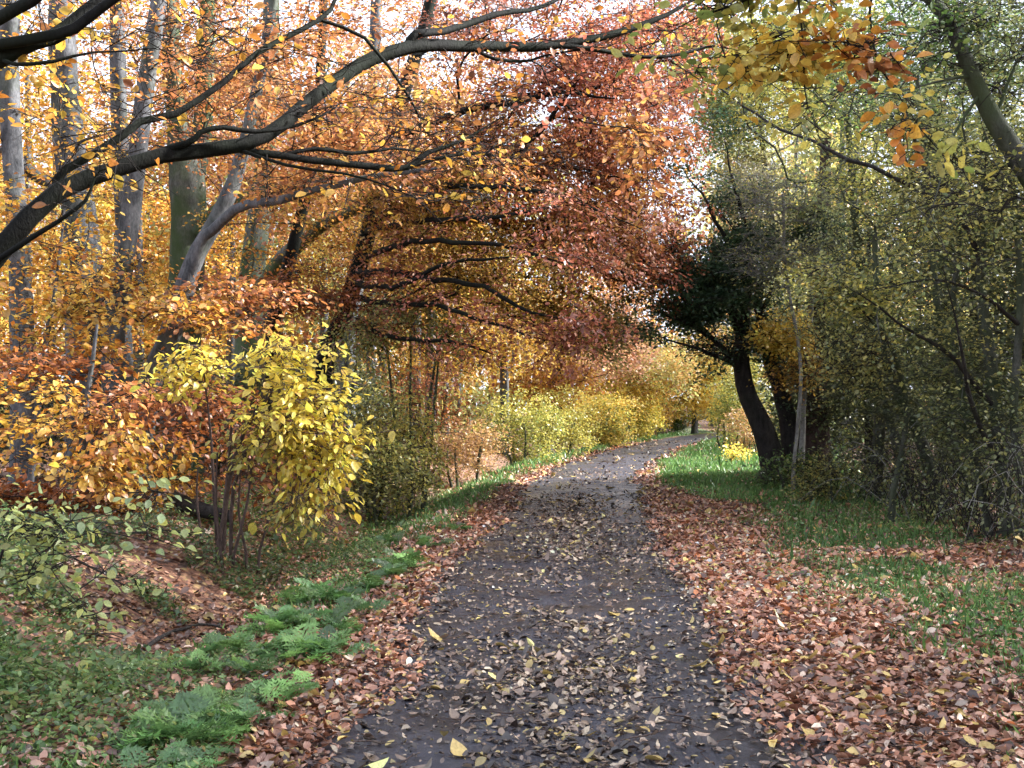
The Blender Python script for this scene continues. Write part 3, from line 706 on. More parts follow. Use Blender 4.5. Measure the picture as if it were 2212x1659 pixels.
# small branch with big yellow and orange leaves above the path
tree('beech_tree', 'leafy spray of large yellow and orange leaves hanging in at the top over the path', 'tree',
     [(np.array([(4.3, 5.6, .1), (4.25, 5.6, 2.0), (4.1, 5.7, 4.2), (3.6, 5.9, 5.6)]), np.array([.12, .10, .08, .05]))],
     [(np.vstack([[(4.1, 5.7, 4.2)], L_((2300, -160, 5.9, 12), (1950, -90, 6.0, 10), (1700, -30, 6.1, 7), (1560, 20, 6.2, 5), (1500, 40, 6.3, 3))[0]]), np.concatenate([[.03], L_((2300, -160, 5.9, 12), (1950, -90, 6.0, 10), (1700, -30, 6.1, 7), (1560, 20, 6.2, 5), (1500, 40, 6.3, 3))[1]])),
      L_((1900, -80, 6.0, 7), (1880, 30, 6.0, 5), (1900, 140, 6.0, 4), (1960, 235, 6.0, 2)),
      L_((1720, -35, 6.1, 6), (1730, 60, 6.1, 4), (1740, 150, 6.1, 3))],
     wood(V(1540, 40, 6.2, .24, .25, .16, 16, 'yellowgreen', k=9, leaf=.07, L=.16, W=.16, asp=.72), V(1690, 70, 6.1, .32, .25, .2, 26, 'yellow2', k=10, leaf=.07, L=.16, W=.16, asp=.72),
          V(1830, 70, 6.0, .22, .2, .2, 18, 'gold', k=9, leaf=.07, L=.16, W=.16, asp=.72), V(1740, 190, 6.1, .06, .1, .06, 4, 'yellow2', k=9, leaf=.07, L=.12, W=.12, asp=.72),
          V(1610, 150, 6.2, .1, .1, .08, 7, 'yellow2', k=8, leaf=.068, L=.14, W=.14, asp=.72), V(1690, 20, 6.3, .5, .2, .08, 16, 'yellowgreen', k=9, leaf=.07, L=.16, W=.16, asp=.72),
          V(1880, 150, 6.0, .08, .1, .09, 7, 'orange', k=9, leaf=.07, L=.12, W=.12, asp=.72), V(1945, 215, 6.0, .06, .1, .07, 6, 'gold', k=8, leaf=.07, L=.1, W=.1, asp=.72)),
     M['limb_dark'], M['twig'], single=300, zmin=3.0, r_tip=.002, step=.1, wob=.02, arch=.05, detail=2, tip_n=2, tip_s=.22)

G7 = 'dark bushes added as shade under the left trees'  # dark backdrop bushes added where the understorey is deep shade
for u_, v_, d_, rx_, rz_, n_, lab in [(30, 1000, 19.5, 1.4, 1.2, 120, 'dark bush added as shade behind the leftmost trunk'), (250, 1010, 21.0, 1.3, 1.2, 120, 'dark bush added as shade between the thick grey trunk and the mossy one'),
        (470, 1000, 20.5, 1.2, 1.2, 120, 'dark bush added as shade right of the stout mossy trunk'), (640, 970, 22, 1.2, 1.4, 120, 'dark bush added as shade behind the bright yellow shrub'), (760, 960, 24, 1.1, 1.4, 110, 'dark bush added as shade beneath the grey trunk at the heart of the bank')]:
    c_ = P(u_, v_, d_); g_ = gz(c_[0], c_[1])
    tree('dark_bush', lab, 'bush', [(np.array([(c_[0], c_[1], g_), (c_[0], c_[1], g_ + rz_), (c_[0] + .1, c_[1], g_ + rz_ * 1.6)]), np.array([.05, .04, .015]))], [],
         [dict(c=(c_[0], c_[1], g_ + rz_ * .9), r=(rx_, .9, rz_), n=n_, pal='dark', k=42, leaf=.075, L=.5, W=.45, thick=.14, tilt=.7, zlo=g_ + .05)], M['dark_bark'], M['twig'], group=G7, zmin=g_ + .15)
print('part 1 done')
# ------------------------------------------------------------------ left understorey
tree('hazel_shrub', 'bright lemon yellow shrub at the edge of the left bank', 'shrub',
     [up([(480, 1195, 11.4, 12), (490, 1060, 11.3, 11), (530, 930, 11.1, 9), (600, 830, 10.9, 6)]), up([(498, 1195, 11.3, 9), (505, 1050, 11.2, 8), (560, 950, 11, 6), (660, 880, 10.8, 5)]),
      up([(470, 1190, 11.5, 8), (462, 1040, 11.4, 7), (450, 900, 11.3, 5), (440, 800, 11.2, 4)])], [],
     wood(V(640, 890, 10.8, .62, .5, .36, 56, 'yellow', k=18, leaf=.078, L=.34, W=.2, droop=.3, asp=.5, slope=.45, layer=.2), V(690, 1020, 10.7, .36, .4, .44, 52, 'yellow', k=20, leaf=.078, L=.34, W=.18, droop=.5, asp=.5, slope=.5, layer=.18),
          V(470, 810, 11.2, .85, .4, .24, 60, 'yellow', k=15, leaf=.078, L=.34, W=.18, droop=.3, asp=.5, layer=.18), V(620, 765, 10.9, .5, .4, .09, 20, 'yellow', k=14, leaf=.078, L=.3, W=.16, droop=.35, asp=.5),
          V(755, 955, 10.6, .20, .2, .12, 12, 'yellow', k=14, leaf=.078, L=.3, W=.13, droop=.5, asp=.5, slope=.5), V(560, 980, 10.9, .4, .3, .40, 30, 'yellow3', k=14, leaf=.07, L=.3, W=.2, droop=.4, asp=.5),
          V(650, 1110, 10.7, .35, .3, .14, 16, 'yellow3', k=14, leaf=.07, L=.3, W=.18, droop=.5, asp=.5)),
     M['red_bark'], M['red_bark'], single=300, zmin=.7, r_tip=.003, step=.2, wob=.03)
tree('beech_sapling', 'orange and brown beech sapling spreading flat leafy layers at the left', 'sapling',
     [up([(190, 1075, 13.5, 16), (185, 900, 13.5, 14), (200, 780, 13.5, 10), (210, 700, 13.5, 6)])], [],
     wood(V(120, 870, 13, 1.1, 1.1, .26, 40, 'gold', k=22, leaf=.085, L=.4, W=.4, tilt=.4), V(60, 800, 13.5, 1.0, 1.0, .10, 26, 'russet', k=36, leaf=.085, L=.4, W=.4, tilt=.4),
          V(330, 885, 13, .9, .8, .08, 26, 'orange', k=32, leaf=.085, L=.4, W=.4, tilt=.4), V(150, 970, 12.5, 1.1, 1.0, .22, 32, 'gold', k=20, leaf=.085, L=.4, W=.4, tilt=.4),
          V(280, 1000, 12.2, .7, .7, .22, 44, 'gold', k=30, leaf=.085, L=.4, W=.35, droop=.4), V(90, 740, 14.5, 1.3, 1, .25, 26, 'gold', k=28, leaf=.085, L=.4, W=.4)),
     M['beech'], M['twig'], single=300, zmin=.5, r_tip=.0035, step=.25)
tree('beech_sapling', 'golden beech sapling with thin leaves between the grey left trunks', 'sapling',
     [up([(60, 1080, 15, 16), (90, 800, 15, 13), (120, 620, 15, 9), (140, 450, 15, 5)])], [],
     wood(V(120, 640, 14.6, 1.4, 1.2, .5, 36, 'gold', k=28, leaf=.085), V(330, 680, 14.6, 1.2, 1.0, .15, 22, 'gold', k=28, leaf=.085), V(80, 440, 15, 1.1, 1, .8, 26, 'gold', k=26, leaf=.085),
          V(500, 660, 15.5, 1.2, 1, .16, 42, 'orange', k=40, leaf=.085)),
     M['beech'], M['twig'], zmin=.5, r_tip=.0035, detail=2)
tree('beech_sapling', 'low rusty brown sapling leaves lying along the foot of the left trunks', 'sapling',
     [up([(330, 1100, 14, 12), (360, 1000, 14, 9), (420, 930, 14, 6)])], [],
     wood(V(100, 1090, 13.5, 1.3, .9, .16, 60, 'russet', k=36, leaf=.08, tilt=.4), V(480, 900, 13.5, 1.0, .9, .4, 60, 'russet', k=32, leaf=.08), V(620, 1000, 13, .8, .8, .5, 50, 'russet', k=30, leaf=.08), V(330, 1050, 13.3, .8, .7, .3, 30, 'gold', k=26, leaf=.08)),
     M['beech'], M['twig'], zmin=.2, r_tip=.0035)
# pale sapling at the left edge
tree('elm_sapling', 'pale green leafy shoots arching in from the left edge above the bank', 'sapling',
     [(np.array([(-3.05, 6.6, .1), (-2.98, 6.55, .5), (-2.9, 6.5, .78)]), np.array([.012, .010, .008]))],
     [L_((20, 1130, 6.5, 5), (80, 1150, 6.4, 4), (150, 1165, 6.3, 3), (215, 1150, 6.2, 2)), L_((10, 1140, 6.5, 4), (60, 1105, 6.5, 4), (120, 1125, 6.4, 3), (190, 1120, 6.3, 2)),
      L_((30, 1135, 6.5, 4), (90, 1200, 6.3, 3), (140, 1270, 6.2, 2)), L_((60, 1160, 6.4, 4), (110, 1190, 6.3, 3), (180, 1215, 6.1, 2))],
     wood(V(90, 1150, 6.4, .28, .2, .09, 14, 'pale', k=9, leaf=.056, L=.18, W=.14, tilt=.5, asp=.55), V(100, 1230, 6.3, .18, .2, .10, 9, 'pale', k=8, leaf=.054, L=.18, W=.12, asp=.55), V(30, 1120, 6.5, .1, .1, .08, 5, 'pale', k=8, leaf=.056, asp=.55, L=.15, W=.12)),
     M['twig'], M['twig'], single=300, zmin=.3, r_tip=.002, step=.1, wob=.015, detail=2, tip_n=2, tip_s=.2)
# bare stems under the yellow shrub
for i, (u0, v0, u1, v1, d, w) in enumerate([(462, 1205, 500, 905, 11, 9), (480, 1215, 470, 980, 10.8, 7), (505, 1200, 545, 960, 11, 7), (530, 1190, 520, 1010, 11.2, 6), (560, 1190, 600, 990, 11.3, 6), (440, 1180, 430, 1010, 11.5, 6)]):
    tree('bare_sapling', ['tallest leafless purple grey stem left of the yellow shrub', 'leafless stem in front of the yellow shrub, bent at its middle', 'leafless stem leaning right below the yellow shrub', 'short leafless stem in the middle below the yellow shrub',
         'leafless stem below the right half of the yellow shrub', 'leafless stem at the left foot of the yellow shrub'][i], 'sapling',
         [up([(u0, v0, d, w), ((u0 + u1) / 2 + (-1) ** i * 9, (v0 + v1) / 2, d, w * .85), (u1, v1, d - .1, w * .5)])], [],
         [dict(c=P(u1 + 20, v1 + 20, d), r=(.35, .3, .3), n=12, pal='russet', k=0)], M['red_bark'], M['red_bark'], group='leafless stems under the yellow shrub', zmin=.4, r_tip=.0025, step=.15)

# shrubs along the left side of the path, near to far
def shrub(name, label, u, v, d, rx, ry, rz, n, pal, k=45, leaf=.06, stems=4, bark=None, twig=None, group=None, pal2=None, **kw):
    c = P(u, v, d); g = gz(c[0], c[1]); tr = []
    for s in range(stems):
        a = rng.uniform(0, 6.28); b = np.array([c[0] + .25 * math.cos(a), c[1] + .25 * math.sin(a), g])
        top = c + np.array([math.cos(a) * rx * .4, math.sin(a) * ry * .4, rz * rng.uniform(-.1, .4)])
        tr.append((np.array([b, (b + top) / 2 + rng.normal(0, .06, 3), top]), np.array([.03, .022, .012]) * (1 + .2 * rz)))
    vols = [dict(c=c, r=(rx, ry, rz), n=n, pal=pal, k=k, leaf=leaf, zlo=g + .1, **kw)]
    if pal2: vols.append(dict(c=c + np.array([0, 0, -rz * .3]), r=(rx * .8, ry, rz * .7), n=n // 2, pal=pal2, k=k, leaf=leaf, zlo=g + .1, **kw))
    return tree(name, label, 'shrub', tr, [], vols, bark or M['hedge_bark'], twig or M['twig'], group=group, zmin=g + .25, r_tip=.0035)
G1 = 'shrubs lining the left side of the path'
shrub('field_maple', 'tall olive green shrub just behind the bright yellow one', 855, 960, 17.2, .75, .8, .95, 130, 'yellow4', 44, .06, group=G1, pal2='yellowgreen', droop=.45, gap=.4, cs=1.8)
shrub('field_maple', 'olive green shrub with hanging sprays under the beech limbs', 880, 730, 18.5, 1.4, 1.0, .6, 90, 'olive', 44, .06, group=G1, pal2='yellowgreen', droop=.5, gap=.4, cs=1.6)
shrub('bramble_bush', 'low olive brambles skirting the foot of the tall olive shrub', 840, 1050, 16.6, .9, .5, .36, 90, 'olive', 34, .055, group=G1, stems=3)
shrub('hawthorn_shrub', 'peach brown shrub beside the left verge', 1005, 975, 24, .95, .8, .62, 130, 'peach', 45, .055, group=G1)
shrub('hawthorn_shrub', 'rust brown thicket behind the peach coloured shrub', 930, 870, 25, 1.2, 1, .9, 110, 'russet', 45, .06, group=G1)
shrub('hazel_shrub', 'yellow green shrub beside the left verge, next beyond the peach one', 1130, 940, 29, 1.1, .9, 1.1, 200, 'yellowgreen', 50, .065, group=G1)
shrub('hazel_shrub', 'olive shrub left of the path with a dark hollow at its foot', 1210, 920, 33.5, 1.1, 1, 1.25, 180, 'yellow4', 50, .07, group=G1)
shrub('hazel_shrub', 'golden yellow shrub left of where the path bends', 1300, 895, 41, 1.3, 1.2, 1.4, 210, 'yellow2', 45, .085, group=G1, pal2='yellowgreen')
shrub('hazel_shrub', 'yellow green shrub at the left of the distant bend', 1372, 885, 47, 1.25, 1.2, 1.45, 200, 'yellowgreen', 45, .09, group=G1, pal2='yellow')
shrub('dark_bush', 'dark green bush at the far end of the path', 1455, 905, 58, .8, .9, .75, 110, 'green', 45, .09, group=G1)
shrub('hazel_shrub', 'amber shrub tucked left of the far dark green bush', 1415, 880, 55, .9, 1, 1.2, 110, 'amber', 45, .10, group=G1)

# ------------------------------------------------------------------ middle and far trees
def far_tree(name, label, u, d, crown, pal, lean=0, w=.16, leaf=.11, k=45, n=150, bark='beech', pal2=None, group=None):
    """crown: list of (u, v, rx, ry, rz, n)"""
    x = (u - 1106) / FPX * d; g = gz(x, d); top = max(P(c[0], c[1], d)[2] for c in crown)
    tp = np.array([(x, d, g), (x + lean * .3, d, g + top * .4), (x + lean, d, g + top * .95)])
    vols = [dict(c=P(c[0], c[1], d), r=(c[2], c[3], c[4]), n=c[5], pal=(c[6] if len(c) > 6 else pal), k=k, leaf=leaf, L=.8, W=.7, thick=.14, zlo=g + .6) for c in crown]
    return tree(name, label, 'tree', [(tp, np.array([w, w * .8, w * .4]))], [], vols, M[bark], M['twig'], zmin=1.2, r_tip=.006, step=.6, group=group)
G2 = 'trees standing deeper in the wood'
far_tree('beech_tree', 'amber beech behind the brown thicket left of the path', 930, 30, [(960, 700, 2.4, 2, 1.5, 150), (860, 520, 2.2, 2, 1.6, 120, 'orange')], 'amber', group=G2)
far_tree('beech_tree', 'orange yellow beech behind the shrubs at mid distance', 1090, 33, [(1100, 730, 2.2, 2.4, 1.3, 170), (1020, 560, 2.6, 2.4, 1.6, 150)], 'amber', group=G2)
far_tree('maple_tree', 'pinkish orange tree hanging over the far left verge', 1180, 37, [(1270, 770, 2.1, 2.6, 1.1, 260), (1200, 620, 2.4, 2.4, 1.4, 140, 'orange'), (1180, 840, 1.8, 2, .8, 120, 'gold')], 'pinky', lean=.8, pal2='copper', group=G2)
far_tree('maple_tree', 'glowing orange tree beyond the bend of the path', 1350, 46, [(1390, 800, 2.1, 2.4, 1.6, 260), (1330, 690, 1.8, 2.4, 1.3, 140, 'pinky'), (1340, 870, 1.8, 2, .8, 120, 'yellow2')], 'pastel', lean=.5, group=G2, leaf=.13)
far_tree('maple_tree', 'pale yellow tree closing the view where the path disappears', 1500, 58, [(1480, 840, 2.4, 2.4, 1.9, 240, 'yellow2'), (1520, 760, 2.2, 2, 1.8, 170)], 'pastel', group=G2, leaf=.15)
far_tree('maple_tree', 'pale green yellow tree at the far right of the vanishing path', 1590, 62, [(1570, 830, 2.2, 2.4, 2.4, 260), (1600, 930, 2.0, 2, .9, 80)], 'yellowgreen', group=G2, leaf=.15)
far_tree('beech_tree', 'golden beech deep in the wood behind the leftmost trunk', 60, 30, [(40, 420, 3.4, 3, 2.6, 170), (60, 700, 3.2, 3, 1.2, 110), (60, 120, 3.5, 3, 2.2, 120)], 'gold', group=G2)
far_tree('beech_tree', 'golden beech deep in the wood behind the thick grey trunk', 300, 33, [(310, 450, 3.6, 3, 2.4, 170), (320, 720, 3.4, 3, 1.4, 110), (300, 140, 3.4, 3, 2.4, 120, 'orange')], 'gold', group=G2)
far_tree('beech_tree', 'orange beech deep in the wood behind the forked mossy trunk', 500, 34, [(520, 330, 3.4, 3, 2.6, 170), (540, 90, 3.6, 3, 2.0, 120), (520, 620, 3.0, 3, 1.4, 100, 'gold')], 'orange', group=G2)
far_tree('beech_tree', 'olive brown beech deep in the wood left of the hanging copper leaves', 700, 36, [(720, 600, 3.0, 3, 1.8, 150), (720, 330, 3.4, 3, 2.4, 150, 'orange'), (680, 850, 2.6, 2.6, 1.2, 90)], 'olive', group=G2)
far_tree('beech_tree', 'orange beech deep in the wood high behind the copper leaves', 900, 38, [(920, 300, 3.4, 3, 2.6, 170), (950, 60, 3.6, 3, 2.0, 110)], 'orange', group=G2)

# far-off wood that closes every gap above the ground
def distant_wood():
    Pp, Cc, Ll, ch = [], [], [], []
    def one(x, y, hgt, rad, pal, n, leaf):
        n = int(n * .55); leaf = leaf * 1.33
        g = 0.2; c = (x, y, g + hgt * .56); A = in_ellipsoid(c, (rad, rad, hgt * .52), n, .35)
        Pp.append(A); Cc.append(pick(pal, n) * math.exp(rng.normal(0, .15))); Ll.append(np.full(n, leaf))
        lo_ = in_ellipsoid((x + rng.normal(0, 1), y - rad * .5, 1.2), (rad * 1.1, rad * .8, 1.5), n // 4); Pp.append(lo_); Cc.append(pick('olive', n // 4) * .8); Ll.append(np.full(n // 4, leaf))
        ch.append((np.array([(x, y, g - .3), (x, y, g + hgt * .4), (x + .2, y, g + hgt * .8)]), np.array([.2, .16, .06]), 6))
    pl = ['gold', 'amber', 'orange', 'olive', 'pastel', 'yellowgreen']
    for i in range(46):
        y = rng.uniform(68, 90); x = -45 + 2.1 * i + rng.normal(0, .5); one(x, y, rng.uniform(15, 22), rng.uniform(2.6, 3.6), pl[int(rng.integers(0, 6))], 1300, .36)
    for i in range(34):
        y = rng.uniform(41, 52); x = -30 + i * .85 + rng.normal(0, .3)
        if x < xc(y) - 5: one(x, y, rng.uniform(11, 16), rng.uniform(2.0, 2.8), pl[int(rng.integers(0, 4))], 1900, .24)
    for i in range(26):
        y = rng.uniform(30, 62); x = xc(y) * 0 + 15 + rng.uniform(0, 22); one(x, y, rng.uniform(4.5, 6) + .25 * max(0, y - 38), 2.4, pl[int(rng.integers(3, 6))], 700, .28)
    for i in range(16):
        y = 36 + i * 1.7; one(float(xc(y)) + rng.uniform(4.6, 6.0) + (1.5 if y < 40 else 0), y, rng.uniform(12, 17), rng.uniform(1.7, 2.4), ['yellowgreen', 'olive', 'pastel'][i % 3], 1500, .2)
    for i in range(22):
        y = rng.uniform(58, 66); one(-20 + i * 1.25, y, rng.uniform(5, 8), 2.2, ['pastel', 'amber', 'gold', 'yellowgreen'][i % 4], 1100, .22)
    for i in range(9):
        y = 22.5 + i * 1.7; one(14 + rng.uniform(0, 2), y, 4.6, 1.8, 'olive', 700, .2)
    pos, col, L = map(np.concatenate, (Pp, Cc, Ll)); n = len(pos)
    root = link('distant_wood', leaf_mesh('distant_wood', pos, rng.normal(size=(n, 3)), rng.normal(size=(n, 3)) + [0, 0, .6], L * np.exp(rng.normal(0, .25, n)), L * .65, np.clip(col * np.exp(rng.normal(0, .25, n))[:, None], 0, .8), M['leaf'], 1))
    tag(root, 'far off autumn wood closing the view behind all nearer trees', 'wood', kind='stuff')
    t = link('trunk', tubes('trunk', ch, M['beech']), root); t['kind'] = 'stuff'; print('distant', n)
distant_wood()
print('part 2 done')
# ------------------------------------------------------------------ right side of the path
RB, RT = M['hedge_bark'], M['twig_grey']
tree('ivy_tree', 'dark leaning tree with fanned twigs on the right of the path bend', 'tree',
     [up([(1668, 1010, 21, 50), (1648, 930, 21, 46), (1618, 860, 21, 40), (1602, 790, 21, 34), (1606, 700, 21, 28), (1615, 600, 21, 20), (1622, 500, 21, 10)])],
     [up([(1712, 1012, 21.4, 44), (1700, 900, 21.4, 38), (1668, 780, 21.3, 30), (1640, 660, 21.2, 20), (1650, 560, 21.2, 10)]), up([(1604, 810, 21, 18), (1560, 750, 20.6, 13), (1500, 705, 20.2, 8), (1450, 690, 20, 4)]), up([(1604, 740, 21, 18), (1570, 660, 20.7, 13), (1530, 600, 20.4, 9), (1480, 560, 20, 5)]),
      up([(1602, 790, 21, 15), (1550, 770, 20.4, 10), (1490, 745, 20, 6), (1440, 735, 19.8, 3)]), up([(1606, 700, 21, 16), (1550, 640, 20.5, 11), (1490, 620, 20.1, 7), (1450, 610, 19.8, 4)]),
      up([(1612, 620, 21, 14), (1570, 520, 20.6, 10), (1530, 440, 20.2, 6), (1500, 400, 20, 4)]), up([(1618, 560, 21, 12), (1600, 450, 20.6, 9), (1580, 380, 20.4, 6), (1570, 330, 20.3, 3)]),
      up([(1602, 770, 21, 16), (1640, 690, 20.6, 11), (1665, 620, 20.4, 7)])],
     wood(V(1515, 640, 20.3, .85, 1.0, .65, 300, 'ivy', k=52, leaf=.065, L=.35, W=.3), V(1610, 570, 20.8, .8, 1.0, .7, 230, 'ivy', k=52, leaf=.065, L=.35, W=.3), V(1590, 450, 20.8, .5, .8, .5, 34, 'ivy', k=40, leaf=.06, L=.3, W=.3), V(1660, 720, 21.2, .6, .7, .6, 100, 'ivy', k=44, leaf=.065),
          V(1540, 745, 20.5, .65, .9, .22, 110, 'ivy', k=6, leaf=.05, L=.3, W=.3)),
     M['dark_bark'], M['dark_bark'], zmin=1.5, r_tip=.007, alpha=.2, wob=.06)
tree('tree', 'reddish brown trunk just right of the dark leaning tree', 'tree',
     [up([(1765, 1010, 21.5, 54), (1762, 850, 21.5, 48), (1765, 700, 21.5, 42), (1775, 500, 21.5, 34), (1785, 300, 21.5, 20)])], [],
     wood(V(1690, 722, 20.0, .50, .6, .26, 80, 'yellow2', k=50, leaf=.065, L=.35, W=.35, layer=.25), V(1720, 800, 20.2, .6, .6, .35, 60, 'amber', k=34, leaf=.06), V(1760, 520, 20.3, .42, .6, .5, 110, 'ivy', k=40, leaf=.06),
          V(1740, 460, 20.0, .4, .5, .14, 40, 'pale', k=26, leaf=.06)), M['red_bark'], M['twig'], zmin=2)
tree('tree', 'thin pale grey stem between the dark leaning tree and the reddish trunk', 'tree',
     [up([(1730, 1010, 20.6, 13), (1735, 900, 20.6, 12), (1742, 780, 20.6, 10), (1755, 640, 20.6, 9), (1750, 450, 20.6, 6)])], [],
     wood(V(1690, 430, 20.6, 1.3, 1.2, 1.0, 110, 'greygreen', k=16, leaf=.055)), RT, RT, zmin=1.8, r_tip=.0055, wob=.09)
# twiggy hedge trees
def hedge_tree(name, label, stems, vols, group, bark=None, twig=None, limbs=(), **kw):
    return tree(name, label, 'tree', [up(s) for s in stems], [up(list(l)) for l in limbs], vols, bark or RB, twig or M['hedge_bark'], group=group, zmin=kw.pop('zmin', 1.0), r_tip=kw.pop('r_tip', .0055), wob=.08, alpha=.2, **kw)
G3 = 'twiggy trees and stems of the right hand thicket'
O = dict(k=26, gap=.34, leaf=.05, L=.4, W=.35, tilt=.7, thick=.12)
hedge_tree('hedge_maple', 'olive yellow hedge tree rising right of the reddish brown trunk', [[(1890, 1040, 18, 26), (1900, 850, 18, 24), (1870, 700, 18, 20), (1850, 500, 18, 16), (1830, 250, 18, 12)], [(1960, 1050, 17.6, 22), (1920, 900, 17.6, 20), (1890, 780, 17.6, 16), (1860, 600, 17.6, 12)]],
     [V(1850, 420, 17.5, 1.3, 1.6, 1.5, 260, 'greygreen', **O), V(1830, 640, 17, 1.1, 1.2, .8, 200, 'greygreen', **O), V(1800, 150, 17.5, 1.8, 1.8, 1.4, 240, 'yellowgreen', **O), V(1890, 860, 17, .9, 1, .9, 110, 'olivedark', **O)], G3)
hedge_tree('hedge_maple', 'olive hedge tree with two dark slanting stems in the middle of the thicket', [[(2030, 1090, 15.5, 30), (1990, 960, 15.5, 26), (1930, 820, 15.5, 22), (1900, 700, 15.5, 16), (1890, 500, 15.5, 12)], [(2090, 1090, 15, 20), (2050, 900, 15, 18), (2030, 700, 15, 15), (2000, 400, 15, 12), (1980, 150, 15, 9)]],
     [V(2000, 400, 15, 1.3, 1.4, 1.3, 280, 'yellowgreen', **O), V(1960, 700, 14.8, 1.0, 1.1, .9, 130, 'olivedark', **O), V(1990, 120, 15, 1.4, 1.5, 1.1, 200, 'green', **O), V(2000, 930, 14.8, .9, .9, .7, 80, 'dark', **O), V(1900, 660, 14.5, .6, .5, .3, 50, 'yellowgreen', **O)], G3)
hedge_tree('hedge_maple', 'tall hedge tree with a straight dark stem near the right edge', [[(2180, 1140, 13, 34), (2160, 950, 13, 30), (2140, 800, 13, 26), (2120, 600, 13, 22), (2130, 300, 13, 16), (2110, 0, 13, 12)], [(2130, 1110, 13.2, 18), (2085, 900, 13.2, 16), (2060, 700, 13.2, 13), (2075, 500, 13.2, 10)], [(2215, 1130, 12.6, 20), (2190, 900, 12.6, 18), (2205, 650, 12.6, 15), (2190, 400, 12.6, 12)]],
     [V(2110, 500, 12.8, 1.0, 1.2, 1.4, 280, 'olive', **O), V(2130, 850, 12.6, .8, 1.0, .9, 110, 'olivedark', **O), V(2130, 180, 12.8, 1.2, 1.2, 1.1, 200, 'greygreen', **O)], G3, limb_mat=M['dark_bark'],
     limbs=[[(2118, 560, 12.8, 13), (2050, 420, 12.5, 10), (1992, 360, 12.3, 8), (1968, 290, 12.2, 4)], [(2125, 480, 12.9, 12), (2000, 420, 13, 10), (1884, 362, 13.2, 9), (1754, 308, 13.5, 7), (1632, 250, 14, 5), (1540, 180, 14.3, 3)],
            [(2150, 880, 13, 13), (2060, 780, 12.6, 10), (1980, 720, 12.3, 7), (1900, 660, 12.1, 4)], [(2200, 700, 12.6, 11), (2120, 640, 12.3, 8), (2010, 600, 12, 6), (1930, 615, 11.9, 3)],
            [(2165, 1000, 13, 14), (2110, 900, 12.5, 11), (2080, 800, 12.2, 8), (2070, 690, 12, 4)]])
hedge_tree('hedge_maple', 'grey twigged tree with thin yellow leaves behind the dark leaning tree', [[(1700, 1000, 26.5, 22), (1690, 700, 26.5, 18), (1660, 450, 26.5, 14), (1640, 200, 26.5, 10)]],
     [V(1640, 430, 26.3, 1.3, 1.0, 1.2, 330, 'peach2', k=34, leaf=.065), V(1620, 170, 26, 1.9, 1.2, 1.6, 420, 'yellowgreen', k=44, leaf=.07), V(1650, 620, 26.3, .9, .8, .5, 90, 'olive', k=24, leaf=.06), V(1575, 330, 27, .9, .9, 1.4, 240, 'greygreen', k=40, leaf=.07), V(1550, 130, 27, 1.3, 1.0, 1.3, 240, 'yellowgreen', k=44, leaf=.07)], G3, twig=RT, zmin=3.5)
tree('ash_tree', 'smooth grey green limb slanting in from the right edge near the top', 'tree',
     [(np.array([(5.6, 10.4, .2), (5.4, 10.3, 1.5), (5.0, 10.1, 3.0)]), np.array([.14, .12, .10]))],
     [(np.vstack([[(5.0, 10.1, 2.9)], L_((2240, 400, 10, 46), (2205, 340, 10, 46), (2150, 255, 10, 40), (2100, 160, 10, 34), (2060, 70, 10, 30), (2010, 0, 10, 26), (1900, -110, 10, 20))[0]]), np.concatenate([[.1], L_((2240, 400, 10, 46), (2205, 340, 10, 46), (2150, 255, 10, 40), (2100, 160, 10, 34), (2060, 70, 10, 30), (2010, 0, 10, 26), (1900, -110, 10, 20))[1]])),
      L_((2100, 165, 10, 8), (2040, 170, 9.8, 6), (1960, 195, 9.6, 4)), L_((2150, 255, 10, 9), (2180, 180, 10, 7), (2215, 100, 10, 5)), L_((2120, 200, 10, 8), (2060, 290, 9.9, 6), (2030, 400, 9.8, 3))],
     wood(V(2150, 100, 10.4, .6, .8, .6, 110, 'olivedark', k=12, leaf=.045, L=.3, W=.3), V(2000, 60, 10, .5, .6, .4, 60, 'green', k=14, leaf=.05, L=.3, W=.3), V(2080, 400, 10.3, .5, .6, .5, 80, 'olive', k=10, leaf=.045, L=.3, W=.3)), M['beech'], M['twig'], zmin=1.8, r_tip=.0035, limb_mat=M['hedge_bark'], wob=.06)
tree('tree', 'green leaved tree filling the top right above the thicket', 'tree',
     [(np.array([P(2050, 1000, 22) * [1, 1, 0], P(2050, 600, 22), P(2000, 100, 22)]), np.array([.2, .16, .1]))], [],
     wood(V(1960, 120, 21, 2.3, 2.2, 1.9, 280, 'brightgreen', k=42, leaf=.075), V(1740, 100, 22, 1.9, 1.6, 1.7, 170, 'yellowgreen', k=42, leaf=.07), V(2120, 300, 21, 2.0, 2, 2.2, 210, 'greygreen', k=42, leaf=.07)), M['hedge_bark'], M['twig'], zmin=2)
tree('old_mans_beard', 'grey tangle of bare climbing twigs in front of the right hand trees', 'climber',
     [up([(1715, 1000, 19.6, 8), (1730, 800, 19.6, 8), (1700, 600, 19.6, 7), (1690, 420, 19.6, 6)])], [],
     wood(V(1700, 400, 19.5, 1.1, .6, .75, 130, 'greygreen', k=9, leaf=.05), V(1640, 560, 19.5, .6, .5, .6, 130, 'greygreen', k=12, leaf=.05), V(1800, 560, 19, .6, .5, .4, 110, 'olive', k=8, leaf=.045)), RT, RT, zmin=1.5, r_tip=.005, wob=.14)
